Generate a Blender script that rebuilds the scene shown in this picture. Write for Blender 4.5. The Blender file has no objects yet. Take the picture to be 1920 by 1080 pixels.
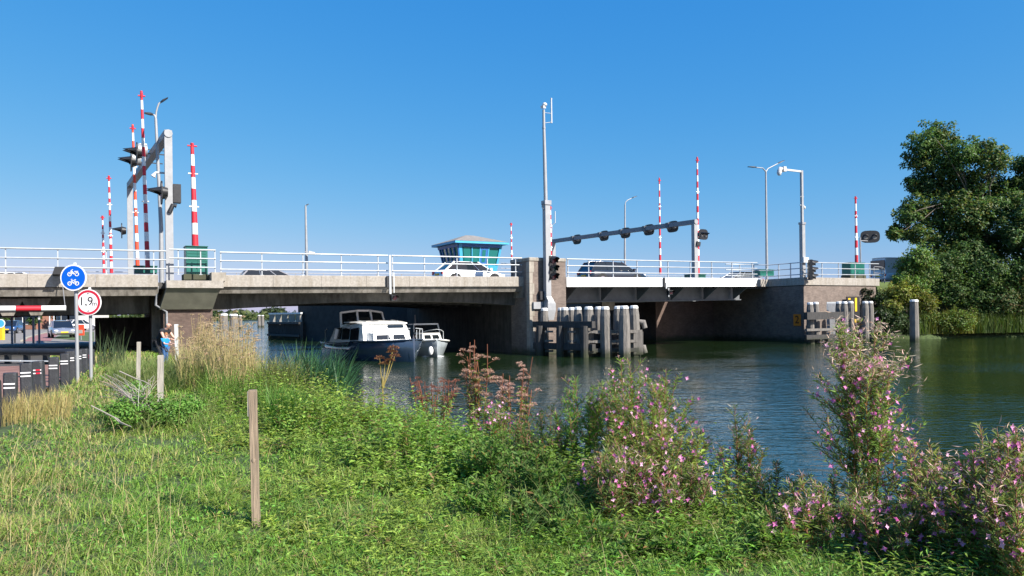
import bpy, bmesh, math, random
import numpy as np
from mathutils import Vector, Matrix
C = bpy.context.scene.collection
SC = bpy.context.scene
R = math.radians
rng = np.random.default_rng(7)
random.seed(7)

# ------------------------------------------------------------------ camera, sky, sun
F, CX, CY, ROLL, EYE = 1400.0, 960.0, 588.0, 0.012, 2.3
cam = bpy.data.cameras.new('camera')
camo = bpy.data.objects.new('camera', cam); C.objects.link(camo)
cam.sensor_width = 36; cam.lens = 36 * F / 1920; cam.shift_y = (CY - 540) / 1920
cam.clip_start = 0.05; cam.clip_end = 6000
camo.matrix_world = Matrix.Translation((0, 0, EYE)) @ Matrix.Rotation(math.pi / 2, 4, 'X') @ Matrix.Rotation(-ROLL, 4, 'Z')
SC.camera = camo

SUN_AZ, SUN_EL = R(125), R(38)          # azimuth clockwise from +Y
w = bpy.data.worlds.new('World'); SC.world = w; w.use_nodes = True
nt = w.node_tree; bg = nt.nodes['Background']
sky = nt.nodes.new('ShaderNodeTexSky'); sky.sky_type = 'NISHITA'; sky.sun_disc = False
sky.sun_elevation = SUN_EL; sky.sun_rotation = SUN_AZ
sky.air_density = 1.0; sky.dust_density = 0.5; sky.ozone_density = 4.0
EXPO = 1.0
# the phone's rendering of this deep blue sky: a gentle tone curve per channel on the physical sky
sep = nt.nodes.new('ShaderNodeSeparateColor'); comb = nt.nodes.new('ShaderNodeCombineColor'); nt.links.new(sky.outputs[0], sep.inputs[0])
for ch_, (g_, k_) in enumerate(((1.57, .0402), (.657, .185), (.236, .545))):
    mn = nt.nodes.new('ShaderNodeMath'); mn.operation = 'MINIMUM'; mn.inputs[1].default_value = 8.0; nt.links.new(sep.outputs[ch_], mn.inputs[0])
    pw = nt.nodes.new('ShaderNodeMath'); pw.operation = 'POWER'; pw.inputs[1].default_value = g_; nt.links.new(mn.outputs[0], pw.inputs[0])
    ml = nt.nodes.new('ShaderNodeMath'); ml.operation = 'MULTIPLY'; ml.inputs[1].default_value = k_ / 0.12 / 2 ** EXPO; nt.links.new(pw.outputs[0], ml.inputs[0]); nt.links.new(ml.outputs[0], comb.inputs[ch_])
nt.links.new(comb.outputs[0], bg.inputs[0]); bg.inputs[1].default_value = 0.12
sun = bpy.data.lights.new('sun', 'SUN'); suno = bpy.data.objects.new('sun', sun); C.objects.link(suno)
sun.energy = 5.0; sun.angle = R(0.5); sun.color = (1.0, 0.94, 0.86)
sd = Vector((math.sin(SUN_AZ) * math.cos(SUN_EL), math.cos(SUN_AZ) * math.cos(SUN_EL), math.sin(SUN_EL)))
suno.rotation_euler = sd.to_track_quat('Z', 'Y').to_euler()
vs = SC.view_settings; vs.view_transform = 'Standard'; vs.look = 'None'; vs.gamma = 1; vs.use_curve_mapping = False
vs.exposure = EXPO

# ------------------------------------------------------------------ survey helpers (photo -> world)
def ray(x, y):
    a, b = (x - CX) / F, (CY - y) / F
    v = Vector((a * math.cos(ROLL) + b * math.sin(ROLL), 1.0, -a * math.sin(ROLL) + b * math.cos(ROLL)))
    return v
def atd(x, y, d):
    v = ray(x, y); return Vector((v.x * d, d, EYE + v.z * d))
def atz(x, y, z):
    v = ray(x, y); k = (z - EYE) / v.z; return Vector((v.x * k, k, z))
ANG = R(29); EX = Vector((math.cos(ANG), math.sin(ANG), 0)); BX = Vector((-math.sin(ANG), math.cos(ANG), 0)); O = Vector((0, 42, 0))
def att(x, y, t):                        # pixel on the vertical plane t behind the bridge's front face -> (s, z)
    v = ray(x, y); e = Vector((0, 0, EYE))
    k = (t - (e - O).dot(BX)) / v.dot(BX); p = e + v * k
    return (p - O).dot(EX), p.z
def S(x, t=0, y=540): return att(x, y, t)[0]
def Z(x, y, t=0): return att(x, y, t)[1]
def bw(s, t, z=0): p = O + EX * s + BX * t; return Vector((p.x, p.y, z))
def zf(s): return 4.38 + 0.0084 * s      # top of the bridge edge

# ------------------------------------------------------------------ materials
def hexc(*c): return (*c, 1)
MATS = {}
def mat(name, col, rough=0.6, metal=0.0, var=0.0, scale=4.0, bump=0.0, bscale=40, spec=0.5, stretch=(1, 1, 1), col2=None, coat=0.0, emit=0, trans=0.0, streak=0.0):
    m = bpy.data.materials.new(name); m.use_nodes = True; n = m.node_tree; p = n.nodes['Principled BSDF']
    p.inputs['Base Color'].default_value = (*col, 1); p.inputs['Roughness'].default_value = rough; p.inputs['Metallic'].default_value = metal
    p.inputs['Specular IOR Level'].default_value = spec
    if coat: p.inputs['Coat Weight'].default_value = coat; p.inputs['Coat Roughness'].default_value = 0.05
    if trans: p.inputs['Transmission Weight'].default_value = trans
    if emit: p.inputs['Emission Color'].default_value = (*col, 1); p.inputs['Emission Strength'].default_value = emit
    if var or bump:
        tc = n.nodes.new('ShaderNodeTexCoord'); mp = n.nodes.new('ShaderNodeMapping'); mp.inputs['Scale'].default_value = stretch
        n.links.new(tc.outputs['Object'], mp.inputs[0])
    if var:
        t = n.nodes.new('ShaderNodeTexNoise'); t.inputs['Scale'].default_value = scale; t.inputs['Detail'].default_value = 7; t.inputs['Roughness'].default_value = 0.65
        n.links.new(mp.outputs[0], t.inputs[0])
        r = n.nodes.new('ShaderNodeValToRGB'); r.color_ramp.elements[0].position = 0.32; r.color_ramp.elements[1].position = 0.7
        c2 = col2 or tuple(min(1, c * (1 + var)) for c in col)
        r.color_ramp.elements[0].color = (*[c * (1 - var) for c in col], 1) if not col2 else (*col, 1)
        r.color_ramp.elements[1].color = (*c2, 1)
        n.links.new(t.outputs[0], r.inputs[0]); n.links.new(r.outputs[0], p.inputs['Base Color'])
    if streak:                                    # rain streaks and grime running down the faces
        m3 = n.nodes.new('ShaderNodeMapping'); m3.inputs['Scale'].default_value = (1.5, 1.5, .2); n.links.new(tc.outputs['Object'], m3.inputs[0])
        t3 = n.nodes.new('ShaderNodeTexNoise'); t3.inputs['Scale'].default_value = 2.2; t3.inputs['Detail'].default_value = 6; t3.inputs['Roughness'].default_value = .7; n.links.new(m3.outputs[0], t3.inputs[0])
        r3 = n.nodes.new('ShaderNodeValToRGB'); r3.color_ramp.elements[0].position = .36; r3.color_ramp.elements[1].position = .56; q_ = 1 - streak; r3.color_ramp.elements[0].color = (q_, q_ * .97, q_ * .92, 1); n.links.new(t3.outputs[0], r3.inputs[0])
        m4 = n.nodes.new('ShaderNodeMix'); m4.data_type = 'RGBA'; m4.blend_type = 'MULTIPLY'; m4.inputs[0].default_value = 1; n.links.new(r.outputs[0], m4.inputs[6]); n.links.new(r3.outputs[0], m4.inputs[7]); n.links.new(m4.outputs[2], p.inputs['Base Color'])
    if bump:
        t2 = n.nodes.new('ShaderNodeTexNoise'); t2.inputs['Scale'].default_value = bscale; t2.inputs['Detail'].default_value = 5
        n.links.new(mp.outputs[0], t2.inputs[0])
        b = n.nodes.new('ShaderNodeBump'); b.inputs['Strength'].default_value = bump; b.inputs['Distance'].default_value = 0.02
        n.links.new(t2.outputs[0], b.inputs['Height']); n.links.new(b.outputs[0], p.inputs['Normal'])
    MATS[name] = m; return m
def brick_mat(name, c1, c2, mortar, bw_=0.215, bh=0.065, dark=0.0):
    m = bpy.data.materials.new(name); m.use_nodes = True; n = m.node_tree; L = n.links; p = n.nodes['Principled BSDF']; p.inputs['Roughness'].default_value = 0.85
    tc = n.nodes.new('ShaderNodeTexCoord'); sp = n.nodes.new('ShaderNodeSeparateXYZ'); L.new(tc.outputs['Object'], sp.inputs[0])
    sn = n.nodes.new('ShaderNodeSeparateXYZ'); L.new(tc.outputs['Normal'], sn.inputs[0])
    ab = n.nodes.new('ShaderNodeMath'); ab.operation = 'ABSOLUTE'; L.new(sn.outputs[0], ab.inputs[0])
    gt = n.nodes.new('ShaderNodeMath'); gt.operation = 'GREATER_THAN'; gt.inputs[1].default_value = 0.6; L.new(ab.outputs[0], gt.inputs[0])
    mx = n.nodes.new('ShaderNodeMix'); mx.data_type = 'FLOAT'; L.new(gt.outputs[0], mx.inputs[0]); L.new(sp.outputs[0], mx.inputs[2]); L.new(sp.outputs[1], mx.inputs[3])
    cb = n.nodes.new('ShaderNodeCombineXYZ'); L.new(mx.outputs[0], cb.inputs[0]); L.new(sp.outputs[2], cb.inputs[1])
    b = n.nodes.new('ShaderNodeTexBrick'); L.new(cb.outputs[0], b.inputs['Vector'])
    b.inputs['Scale'].default_value = 1.0; b.inputs['Brick Width'].default_value = bw_; b.inputs['Row Height'].default_value = bh
    b.inputs['Mortar Size'].default_value = 0.006; b.inputs['Mortar Smooth'].default_value = 0.3; b.inputs['Bias'].default_value = 0
    b.inputs['Color1'].default_value = (*c1, 1); b.inputs['Color2'].default_value = (*c2, 1); b.inputs['Mortar'].default_value = (*mortar, 1)
    t = n.nodes.new('ShaderNodeTexNoise'); t.inputs['Scale'].default_value = 1.6; t.inputs['Detail'].default_value = 8; t.inputs['Roughness'].default_value = 0.7; L.new(tc.outputs['Object'], t.inputs[0])
    r = n.nodes.new('ShaderNodeValToRGB'); r.color_ramp.elements[0].position = 0.3; r.color_ramp.elements[1].position = 0.72
    r.color_ramp.elements[0].color = (0.55, 0.52, 0.5, 1); r.color_ramp.elements[1].color = (1.25, 1.2, 1.15, 1); L.new(t.outputs[0], r.inputs[0])
    mm = n.nodes.new('ShaderNodeMix'); mm.data_type = 'RGBA'; mm.blend_type = 'MULTIPLY'; mm.inputs[0].default_value = 0.85
    L.new(b.outputs['Color'], mm.inputs[6]); L.new(r.outputs[0], mm.inputs[7]); L.new(mm.outputs[2], p.inputs['Base Color'])
    bp = n.nodes.new('ShaderNodeBump'); bp.inputs['Strength'].default_value = 0.6; bp.inputs['Distance'].default_value = 0.01; bp.invert = True
    L.new(b.outputs['Fac'], bp.inputs['Height']); L.new(bp.outputs[0], p.inputs['Normal'])
    MATS[name] = m; return m
def leaf_mat(name, trans=0.35, rough=0.55, spec=0.3):
    m = bpy.data.materials.new(name); m.use_nodes = True; n = m.node_tree; L = n.links; p = n.nodes['Principled BSDF']; o = n.nodes['Material Output']
    a = n.nodes.new('ShaderNodeAttribute'); a.attribute_name = 'col'
    p.inputs['Roughness'].default_value = rough; p.inputs['Specular IOR Level'].default_value = spec
    t = n.nodes.new('ShaderNodeBsdfTranslucent'); mx = n.nodes.new('ShaderNodeMixShader'); mx.inputs[0].default_value = trans
    g = n.nodes.new('ShaderNodeHueSaturation'); g.inputs['Value'].default_value = 1.35; g.inputs['Saturation'].default_value = 1.1; L.new(a.outputs[0], g.inputs['Color'])
    L.new(a.outputs[0], p.inputs['Base Color']); L.new(g.outputs[0], t.inputs[0]); L.new(p.outputs[0], mx.inputs[1]); L.new(t.outputs[0], mx.inputs[2]); L.new(mx.outputs[0], o.inputs[0])
    MATS[name] = m; return m
mat('concrete', (0.235, 0.215, 0.185), 0.9, streak=.5, var=0.28, scale=2.2, bump=0.5, bscale=60)
mat('concrete_pale', (0.33, 0.30, 0.255), 0.9, streak=.3, var=0.2, scale=3, bump=0.6, bscale=45)
mat('concrete_fascia', (0.325, 0.298, 0.262), 0.92, var=0.22, scale=9, streak=.2, bump=0.7, bscale=35)
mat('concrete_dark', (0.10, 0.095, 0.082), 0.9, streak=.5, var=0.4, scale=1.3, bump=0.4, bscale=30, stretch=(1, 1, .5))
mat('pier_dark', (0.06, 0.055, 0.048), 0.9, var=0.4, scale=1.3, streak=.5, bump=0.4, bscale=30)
mat('wall_shade_dark', (0.028, 0.026, 0.025), 0.9, var=0.4, scale=2, bump=0.4)  # near-black base colour: the guide wall's deep shade is put into it
mat('concrete_green', (0.17, 0.165, 0.125), 0.9, var=0.22, scale=1.6, bump=0.4)
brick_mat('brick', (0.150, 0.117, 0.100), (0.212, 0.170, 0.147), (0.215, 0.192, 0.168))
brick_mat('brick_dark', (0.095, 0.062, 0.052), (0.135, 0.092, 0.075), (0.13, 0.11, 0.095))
brick_mat('paving', (0.22, 0.11, 0.088), (0.29, 0.16, 0.13), (0.21, 0.17, 0.14), 0.2, 0.1)
mat('white_paint', (0.80, 0.80, 0.78), 0.45, var=0.05, scale=2)
mat('white_metal', (0.50, 0.52, 0.53), 0.4, var=0.07, scale=3)
mat('rail_metal', (0.44, 0.47, 0.49), 0.38, metal=0.25, var=0.12, scale=3)
mat('galvanised', (0.30, 0.31, 0.33), 0.45, metal=0.35, var=0.18, scale=5)
mat('galv_pale', (0.31, 0.32, 0.33), 0.45, metal=0.15, var=0.1, scale=4)
mat('gantry_grey', (0.20, 0.21, 0.23), 0.5, metal=0.2, var=0.15, scale=5)  # beams only: their shade side is put into the colour, posts stay paler
mat('steel_grey', (0.13, 0.14, 0.15), 0.6, var=0.2, scale=2)
mat('turquoise', (0.06, 0.36, 0.56), 0.4, var=0.08)
mat('blue_trim', (0.035, 0.15, 0.40), 0.4, var=0.1)
mat('roof_grey', (0.22, 0.205, 0.185), 0.85, var=0.2, scale=3, bump=0.3)
mat('teal_glass', (0.015, 0.16, 0.15), 0.06, spec=0.7)
mat('cabinet_green', (0.012, 0.12, 0.095), 0.4, var=0.12, scale=3)
mat('black_plastic', (0.018, 0.019, 0.022), 0.5, var=0.3, scale=6, bump=0.2)
mat('post_black', (0.030, 0.032, 0.037), 0.65, var=0.4, scale=7, bump=0.4)
mat('signal_black', (0.012, 0.013, 0.015), 0.45)
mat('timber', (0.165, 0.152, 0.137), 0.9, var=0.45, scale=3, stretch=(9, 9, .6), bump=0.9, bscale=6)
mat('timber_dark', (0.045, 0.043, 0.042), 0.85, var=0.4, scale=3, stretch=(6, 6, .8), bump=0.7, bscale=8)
mat('stake_wood', (0.25, 0.19, 0.135), 0.9, var=0.35, scale=5, stretch=(9, 9, .5), bump=0.7, bscale=9)
mat('stake_pale', (0.36, 0.33, 0.285), 0.9, var=0.3, scale=5, stretch=(9, 9, .6), bump=0.6, bscale=9)
mat('pile_cap', (0.70, 0.70, 0.68), 0.5, var=0.06)
mat('red', (0.55, 0.02, 0.035), 0.45, var=0.1)
mat('orange_red', (0.70, 0.07, 0.025), 0.5, var=0.1)
mat('sign_white', (0.82, 0.82, 0.82), 0.4)
mat('sign_blue', (0.0, 0.10, 0.55), 0.35)
mat('sign_red', (0.52, 0.015, 0.04), 0.4)
mat('ink', (0.012, 0.012, 0.012), 0.6)
mat('yellow', (0.78, 0.46, 0.02), 0.5, var=0.08)
mat('orange', (0.75, 0.22, 0.02), 0.5, var=0.08)
mat('lamp_red', (0.10, 0.012, 0.016), 0.2, spec=0.8)
mat('lamp_green', (0.012, 0.06, 0.045), 0.2, spec=0.8)
mat('lens_grey', (0.16, 0.15, 0.13), 0.2, spec=0.8)
mat('car_white', (0.80, 0.81, 0.82), 0.25, coat=1.0)
mat('car_black', (0.014, 0.018, 0.028), 0.25, coat=1.0)
mat('car_silver', (0.42, 0.43, 0.45), 0.3, metal=0.6, coat=1.0)
mat('car_blue', (0.03, 0.07, 0.17), 0.25, coat=1.0)
mat('van_white', (0.72, 0.73, 0.75), 0.35, coat=0.5)
mat('car_glass', (0.012, 0.016, 0.02), 0.04, spec=0.9)
mat('tyre', (0.018, 0.018, 0.018), 0.8)
mat('chrome', (0.6, 0.6, 0.62), 0.2, metal=0.9)
mat('hull_navy', (0.040, 0.062, 0.098), 0.22, var=0.15, scale=2, coat=0.6)
mat('hull_pale', (0.30, 0.34, 0.36), 0.35, var=0.15, scale=2, coat=0.3)
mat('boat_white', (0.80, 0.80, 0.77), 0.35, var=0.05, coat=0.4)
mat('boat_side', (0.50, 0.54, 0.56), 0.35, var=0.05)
mat('cream_seat', (0.35, 0.30, 0.24), 0.7)
mat('asphalt', (0.058, 0.055, 0.052), 0.9, var=0.25, scale=3, bump=0.3)
mat('road_pale', (0.21, 0.19, 0.17), 0.9, var=0.2, scale=1.2)
mat('bike_red', (0.26, 0.12, 0.115), 0.9, var=0.15, scale=1.5)
mat('kerb', (0.34, 0.31, 0.24), 0.9, var=0.15)
mat('soil', (0.048, 0.075, 0.02), 0.95, var=0.5, scale=5, bump=0.6, bscale=20)
mat('land_green', (0.07, 0.105, 0.03), 0.95, var=0.4, scale=.4)
mat('bark', (0.10, 0.085, 0.065), 0.9, var=0.4, scale=5, bump=0.8, bscale=14)
mat('twig_pale', (0.30, 0.26, 0.20), 0.9, var=0.2)
mat('skin', (0.55, 0.32, 0.24), 0.5)
mat('cloth_black', (0.015, 0.016, 0.02), 0.9)
mat('cloth_blue', (0.01, 0.22, 0.55), 0.85)
mat('cloth_jeans', (0.03, 0.09, 0.22), 0.9)
mat('hair_red', (0.28, 0.12, 0.045), 0.7)
mat('house_white', (0.50, 0.49, 0.46), 0.8, var=0.06)
mat('house_brick', (0.26, 0.12, 0.08), 0.85, var=0.15, scale=2)
mat('tile_red', (0.30, 0.11, 0.06), 0.85, var=0.2, scale=3)
mat('petal', (0.60, 0.16, 0.46), 0.6)
mat('petal_pale', (0.72, 0.34, 0.60), 0.6)
mat('petal_white', (0.80, 0.80, 0.76), 0.6)
mat('petal_yellow', (0.80, 0.62, 0.02), 0.6)
mat('foam_white', (0.75, 0.78, 0.78), 0.7)
leaf_mat('leaf', .36); leaf_mat('bush_leaf', .5); leaf_mat('blade', 0.34, 0.5, 0.3); leaf_mat('dry', 0.25, 0.8, 0.1); leaf_mat('crown', 0.38, 0.5, 0.3)

def waterline(name, z0, z1):                 # dark algae stain just above the water on things that stand in it (their origin is at water level)
    n = MATS[name].node_tree; L = n.links; p = n.nodes['Principled BSDF']; src = p.inputs['Base Color'].links[0].from_socket
    tc = n.nodes.new('ShaderNodeTexCoord'); sp = n.nodes.new('ShaderNodeSeparateXYZ'); L.new(tc.outputs['Object'], sp.inputs[0])
    t = n.nodes.new('ShaderNodeTexNoise'); t.inputs['Scale'].default_value = 3.5; t.inputs['Detail'].default_value = 5; L.new(tc.outputs['Object'], t.inputs[0])
    ad = n.nodes.new('ShaderNodeMath'); ad.operation = 'MULTIPLY_ADD'; ad.inputs[1].default_value = -.5; L.new(t.outputs[0], ad.inputs[0]); L.new(sp.outputs[2], ad.inputs[2])
    r = n.nodes.new('ShaderNodeMapRange'); r.inputs[1].default_value = z0 - .25; r.inputs[2].default_value = z1 - .25; r.inputs[3].default_value = .9; r.inputs[4].default_value = 0; L.new(ad.outputs[0], r.inputs[0])
    m = n.nodes.new('ShaderNodeMix'); m.data_type = 'RGBA'; L.new(r.outputs[0], m.inputs[0]); L.new(src, m.inputs[6]); m.inputs[7].default_value = (.030, .036, .014, 1); L.new(m.outputs[2], p.inputs['Base Color'])
for n_ in ('timber', 'timber_dark', 'brick', 'brick_dark', 'concrete_pale'): waterline(n_, .12, .5)

# ------------------------------------------------------------------ mesh building
class MB:
    def __init__(s): s.v = []; s.f = []; s.m = []; s.sm = []
    def add(s, vs_, fs, mi=0, smooth=False):
        k = len(s.v); s.v += [tuple(v) for v in vs_]
        for f in fs: s.f.append([i + k for i in f]); s.m.append(mi); s.sm.append(smooth)
        return s
    def box(s, x0, x1, y0, y1, z0, z1, mi=0):
        return s.hexa([(x0, y0, z0), (x1, y0, z0), (x1, y1, z0), (x0, y1, z0), (x0, y0, z1), (x1, y0, z1), (x1, y1, z1), (x0, y1, z1)], mi)
    def hexa(s, v, mi=0): return s.add(v, [(3, 2, 1, 0), (4, 5, 6, 7), (0, 1, 5, 4), (1, 2, 6, 5), (2, 3, 7, 6), (3, 0, 4, 7)], mi)
    def cbox(s, x0, x1, y0, y1, z0, z1, c, mi=0):      # box with chamfered vertical and top edges
        a = [(x0 + c, y0), (x1 - c, y0), (x1, y0 + c), (x1, y1 - c), (x1 - c, y1), (x0 + c, y1), (x0, y1 - c), (x0, y0 + c)]
        cx, cy = (x0 + x1) / 2, (y0 + y1) / 2; kx = 1 - 2 * c / max(x1 - x0, 1e-6); ky = 1 - 2 * c / max(y1 - y0, 1e-6)
        r = [[(x, y, z0) for x, y in a], [(x, y, z1 - c) for x, y in a], [(cx + (x - cx) * kx, cy + (y - cy) * ky, z1) for x, y in a]]
        return s.loft(r, mi, True, True, True)
    def loft(s, rings, mi=0, closed=True, cap0=True, cap1=True, smooth=False):
        n = len(rings[0]); vs_ = [p for r in rings for p in r]; fs = []
        for i in range(len(rings) - 1):
            for j in range(n if closed else n - 1):
                a = i * n + j; b = i * n + (j + 1) % n; fs.append((a, b, b + n, a + n))
        s.add(vs_, fs, mi, smooth)
        if cap0: s.add(rings[0], [tuple(range(n))[::-1]], mi)
        if cap1: s.add(rings[-1], [tuple(range(n))], mi)
        return s
    def tube(s, pts, rad, n=8, mi=0, cap=True, smooth=True):
        pts = [Vector(p) for p in pts]; rad = rad if isinstance(rad, (list, tuple)) else [rad] * len(pts); rings = []
        up = Vector((0, 0, 1)); d0 = (pts[1] - pts[0]).normalized()
        if abs(d0.dot(up)) > .95: up = Vector((1, 0, 0))
        for i, p in enumerate(pts):
            d = (pts[min(i + 1, len(pts) - 1)] - pts[max(i - 1, 0)]).normalized(); a = d.cross(up)
            if a.length < 1e-4: a = d.orthogonal()
            a.normalize(); b = d.cross(a)
            rings.append([p + (a * math.cos(2 * math.pi * k / n) + b * math.sin(2 * math.pi * k / n)) * rad[i] for k in range(n)])
        return s.loft(rings, mi, True, cap, cap, smooth)
    def bar(s, p0, p1, w, h, mi=0):                    # rectangular bar, h measured upwards
        p0, p1 = Vector(p0), Vector(p1); d = (p1 - p0).normalized(); up = Vector((0, 0, 1))
        if abs(d.z) > .99: up = Vector((0, 1, 0))
        a = d.cross(up).normalized(); b = a.cross(d)
        q = lambda p: [p + a * w / 2 - b * h / 2, p - a * w / 2 - b * h / 2, p - a * w / 2 + b * h / 2, p + a * w / 2 + b * h / 2]
        return s.loft([q(p0), q(p1)][::1], mi)
    def prism(s, poly, y0, y1, mi=0, axis='y'):        # polygon in (x,z) pushed along y; or in (y,z) along x; or (x,y) along z
        mk = {'y': lambda p, t: (p[0], t, p[1]), 'x': lambda p, t: (t, p[0], p[1]), 'z': lambda p, t: (p[0], p[1], t)}[axis]
        return s.loft([[mk(p, y0) for p in poly], [mk(p, y1) for p in poly]], mi)
    def disc(s, c, nrm, r0, r1, th, n=32, mi=0):       # flat ring (r0 inner) of thickness th along nrm
        c = Vector(c); nrm = Vector(nrm).normalized(); a = nrm.orthogonal().normalized(); b = nrm.cross(a)
        ring = lambda r, o: [c + nrm * o + (a * math.cos(2 * math.pi * k / n) + b * math.sin(2 * math.pi * k / n)) * r for k in range(n)]
        if r0 <= 0: return s.loft([ring(r1, 0), ring(r1, th)], mi)
        return s.loft([ring(r0, 0), ring(r1, 0), ring(r1, th), ring(r0, th), ring(r0, 0)], mi, True, False, False)
    def ball(s, c, rx, ry=None, rz=None, nu=12, nv=8, mi=0):
        ry = ry or rx; rz = rz or rx; c = Vector(c); rings = []
        for i in range(1, nv):
            th = math.pi * i / nv
            rings.append([c + Vector((rx * math.sin(th) * math.cos(2 * math.pi * k / nu), ry * math.sin(th) * math.sin(2 * math.pi * k / nu), -rz * math.cos(th))) for k in range(nu)])
        return s.loft(rings, mi, True, True, True, True)
    def build(s, name, m, parent=None, loc=None):
        me = bpy.data.meshes.new(name); me.from_pydata(s.v, [], s.f)
        for q in (m if isinstance(m, (list, tuple)) else [m]): me.materials.append(MATS[q])
        me.polygons.foreach_set('material_index', s.m); me.polygons.foreach_set('use_smooth', s.sm)
        bm = bmesh.new(); bm.from_mesh(me); bmesh.ops.recalc_face_normals(bm, faces=bm.faces); bm.to_mesh(me); bm.free()
        me.update(); o = bpy.data.objects.new(name, me); C.objects.link(o)
        if parent: o.parent = parent
        if loc is not None: o.location = loc
        return o
def tag(o, label=None, cat=None, group=None, kind=None):
    if label: o['label'] = label
    if cat: o['category'] = cat
    if group: o['group'] = group
    if kind: o['kind'] = kind
    return o
def thing(name, label, cat, loc=(0, 0, 0), rz=0.0, group=None):
    o = bpy.data.objects.new(name, None); C.objects.link(o); o.location = loc; o.rotation_euler = (0, 0, rz); o.empty_display_size = .2
    return tag(o, label, cat, group)
def kids(o): return [c for c in C.objects if c.parent == o]
def dup(o, loc=None, rz=None, label=None, parent=None):
    c = o.copy(); C.objects.link(c)
    if parent: c.parent = parent
    if loc is not None: c.location = loc
    if rz is not None: c.rotation_euler = (0, 0, rz)
    if label: c['label'] = label
    for ch in CH.get(o.name, kids(o)): dup(ch, parent=c)
    return c
CH = {}
def text(name, body, size, m, parent, loc, rot, depth=0.004, align='CENTER', bold=0.0):
    cu = bpy.data.curves.new(name, 'FONT'); cu.body = body; cu.size = size; cu.extrude = depth; cu.offset = bold * size; cu.align_x = align; cu.align_y = 'CENTER'
    cu.materials.append(MATS[m]); o = bpy.data.objects.new(name, cu); C.objects.link(o); o.location = loc; o.rotation_euler = rot
    me = bpy.data.meshes.new_from_object(o.evaluated_get(bpy.context.evaluated_depsgraph_get())); me.name = name
    bpy.data.objects.remove(o); o = bpy.data.objects.new(name, me); C.objects.link(o); o.location = loc; o.rotation_euler = rot
    if parent: o.parent = parent
    return o

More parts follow.
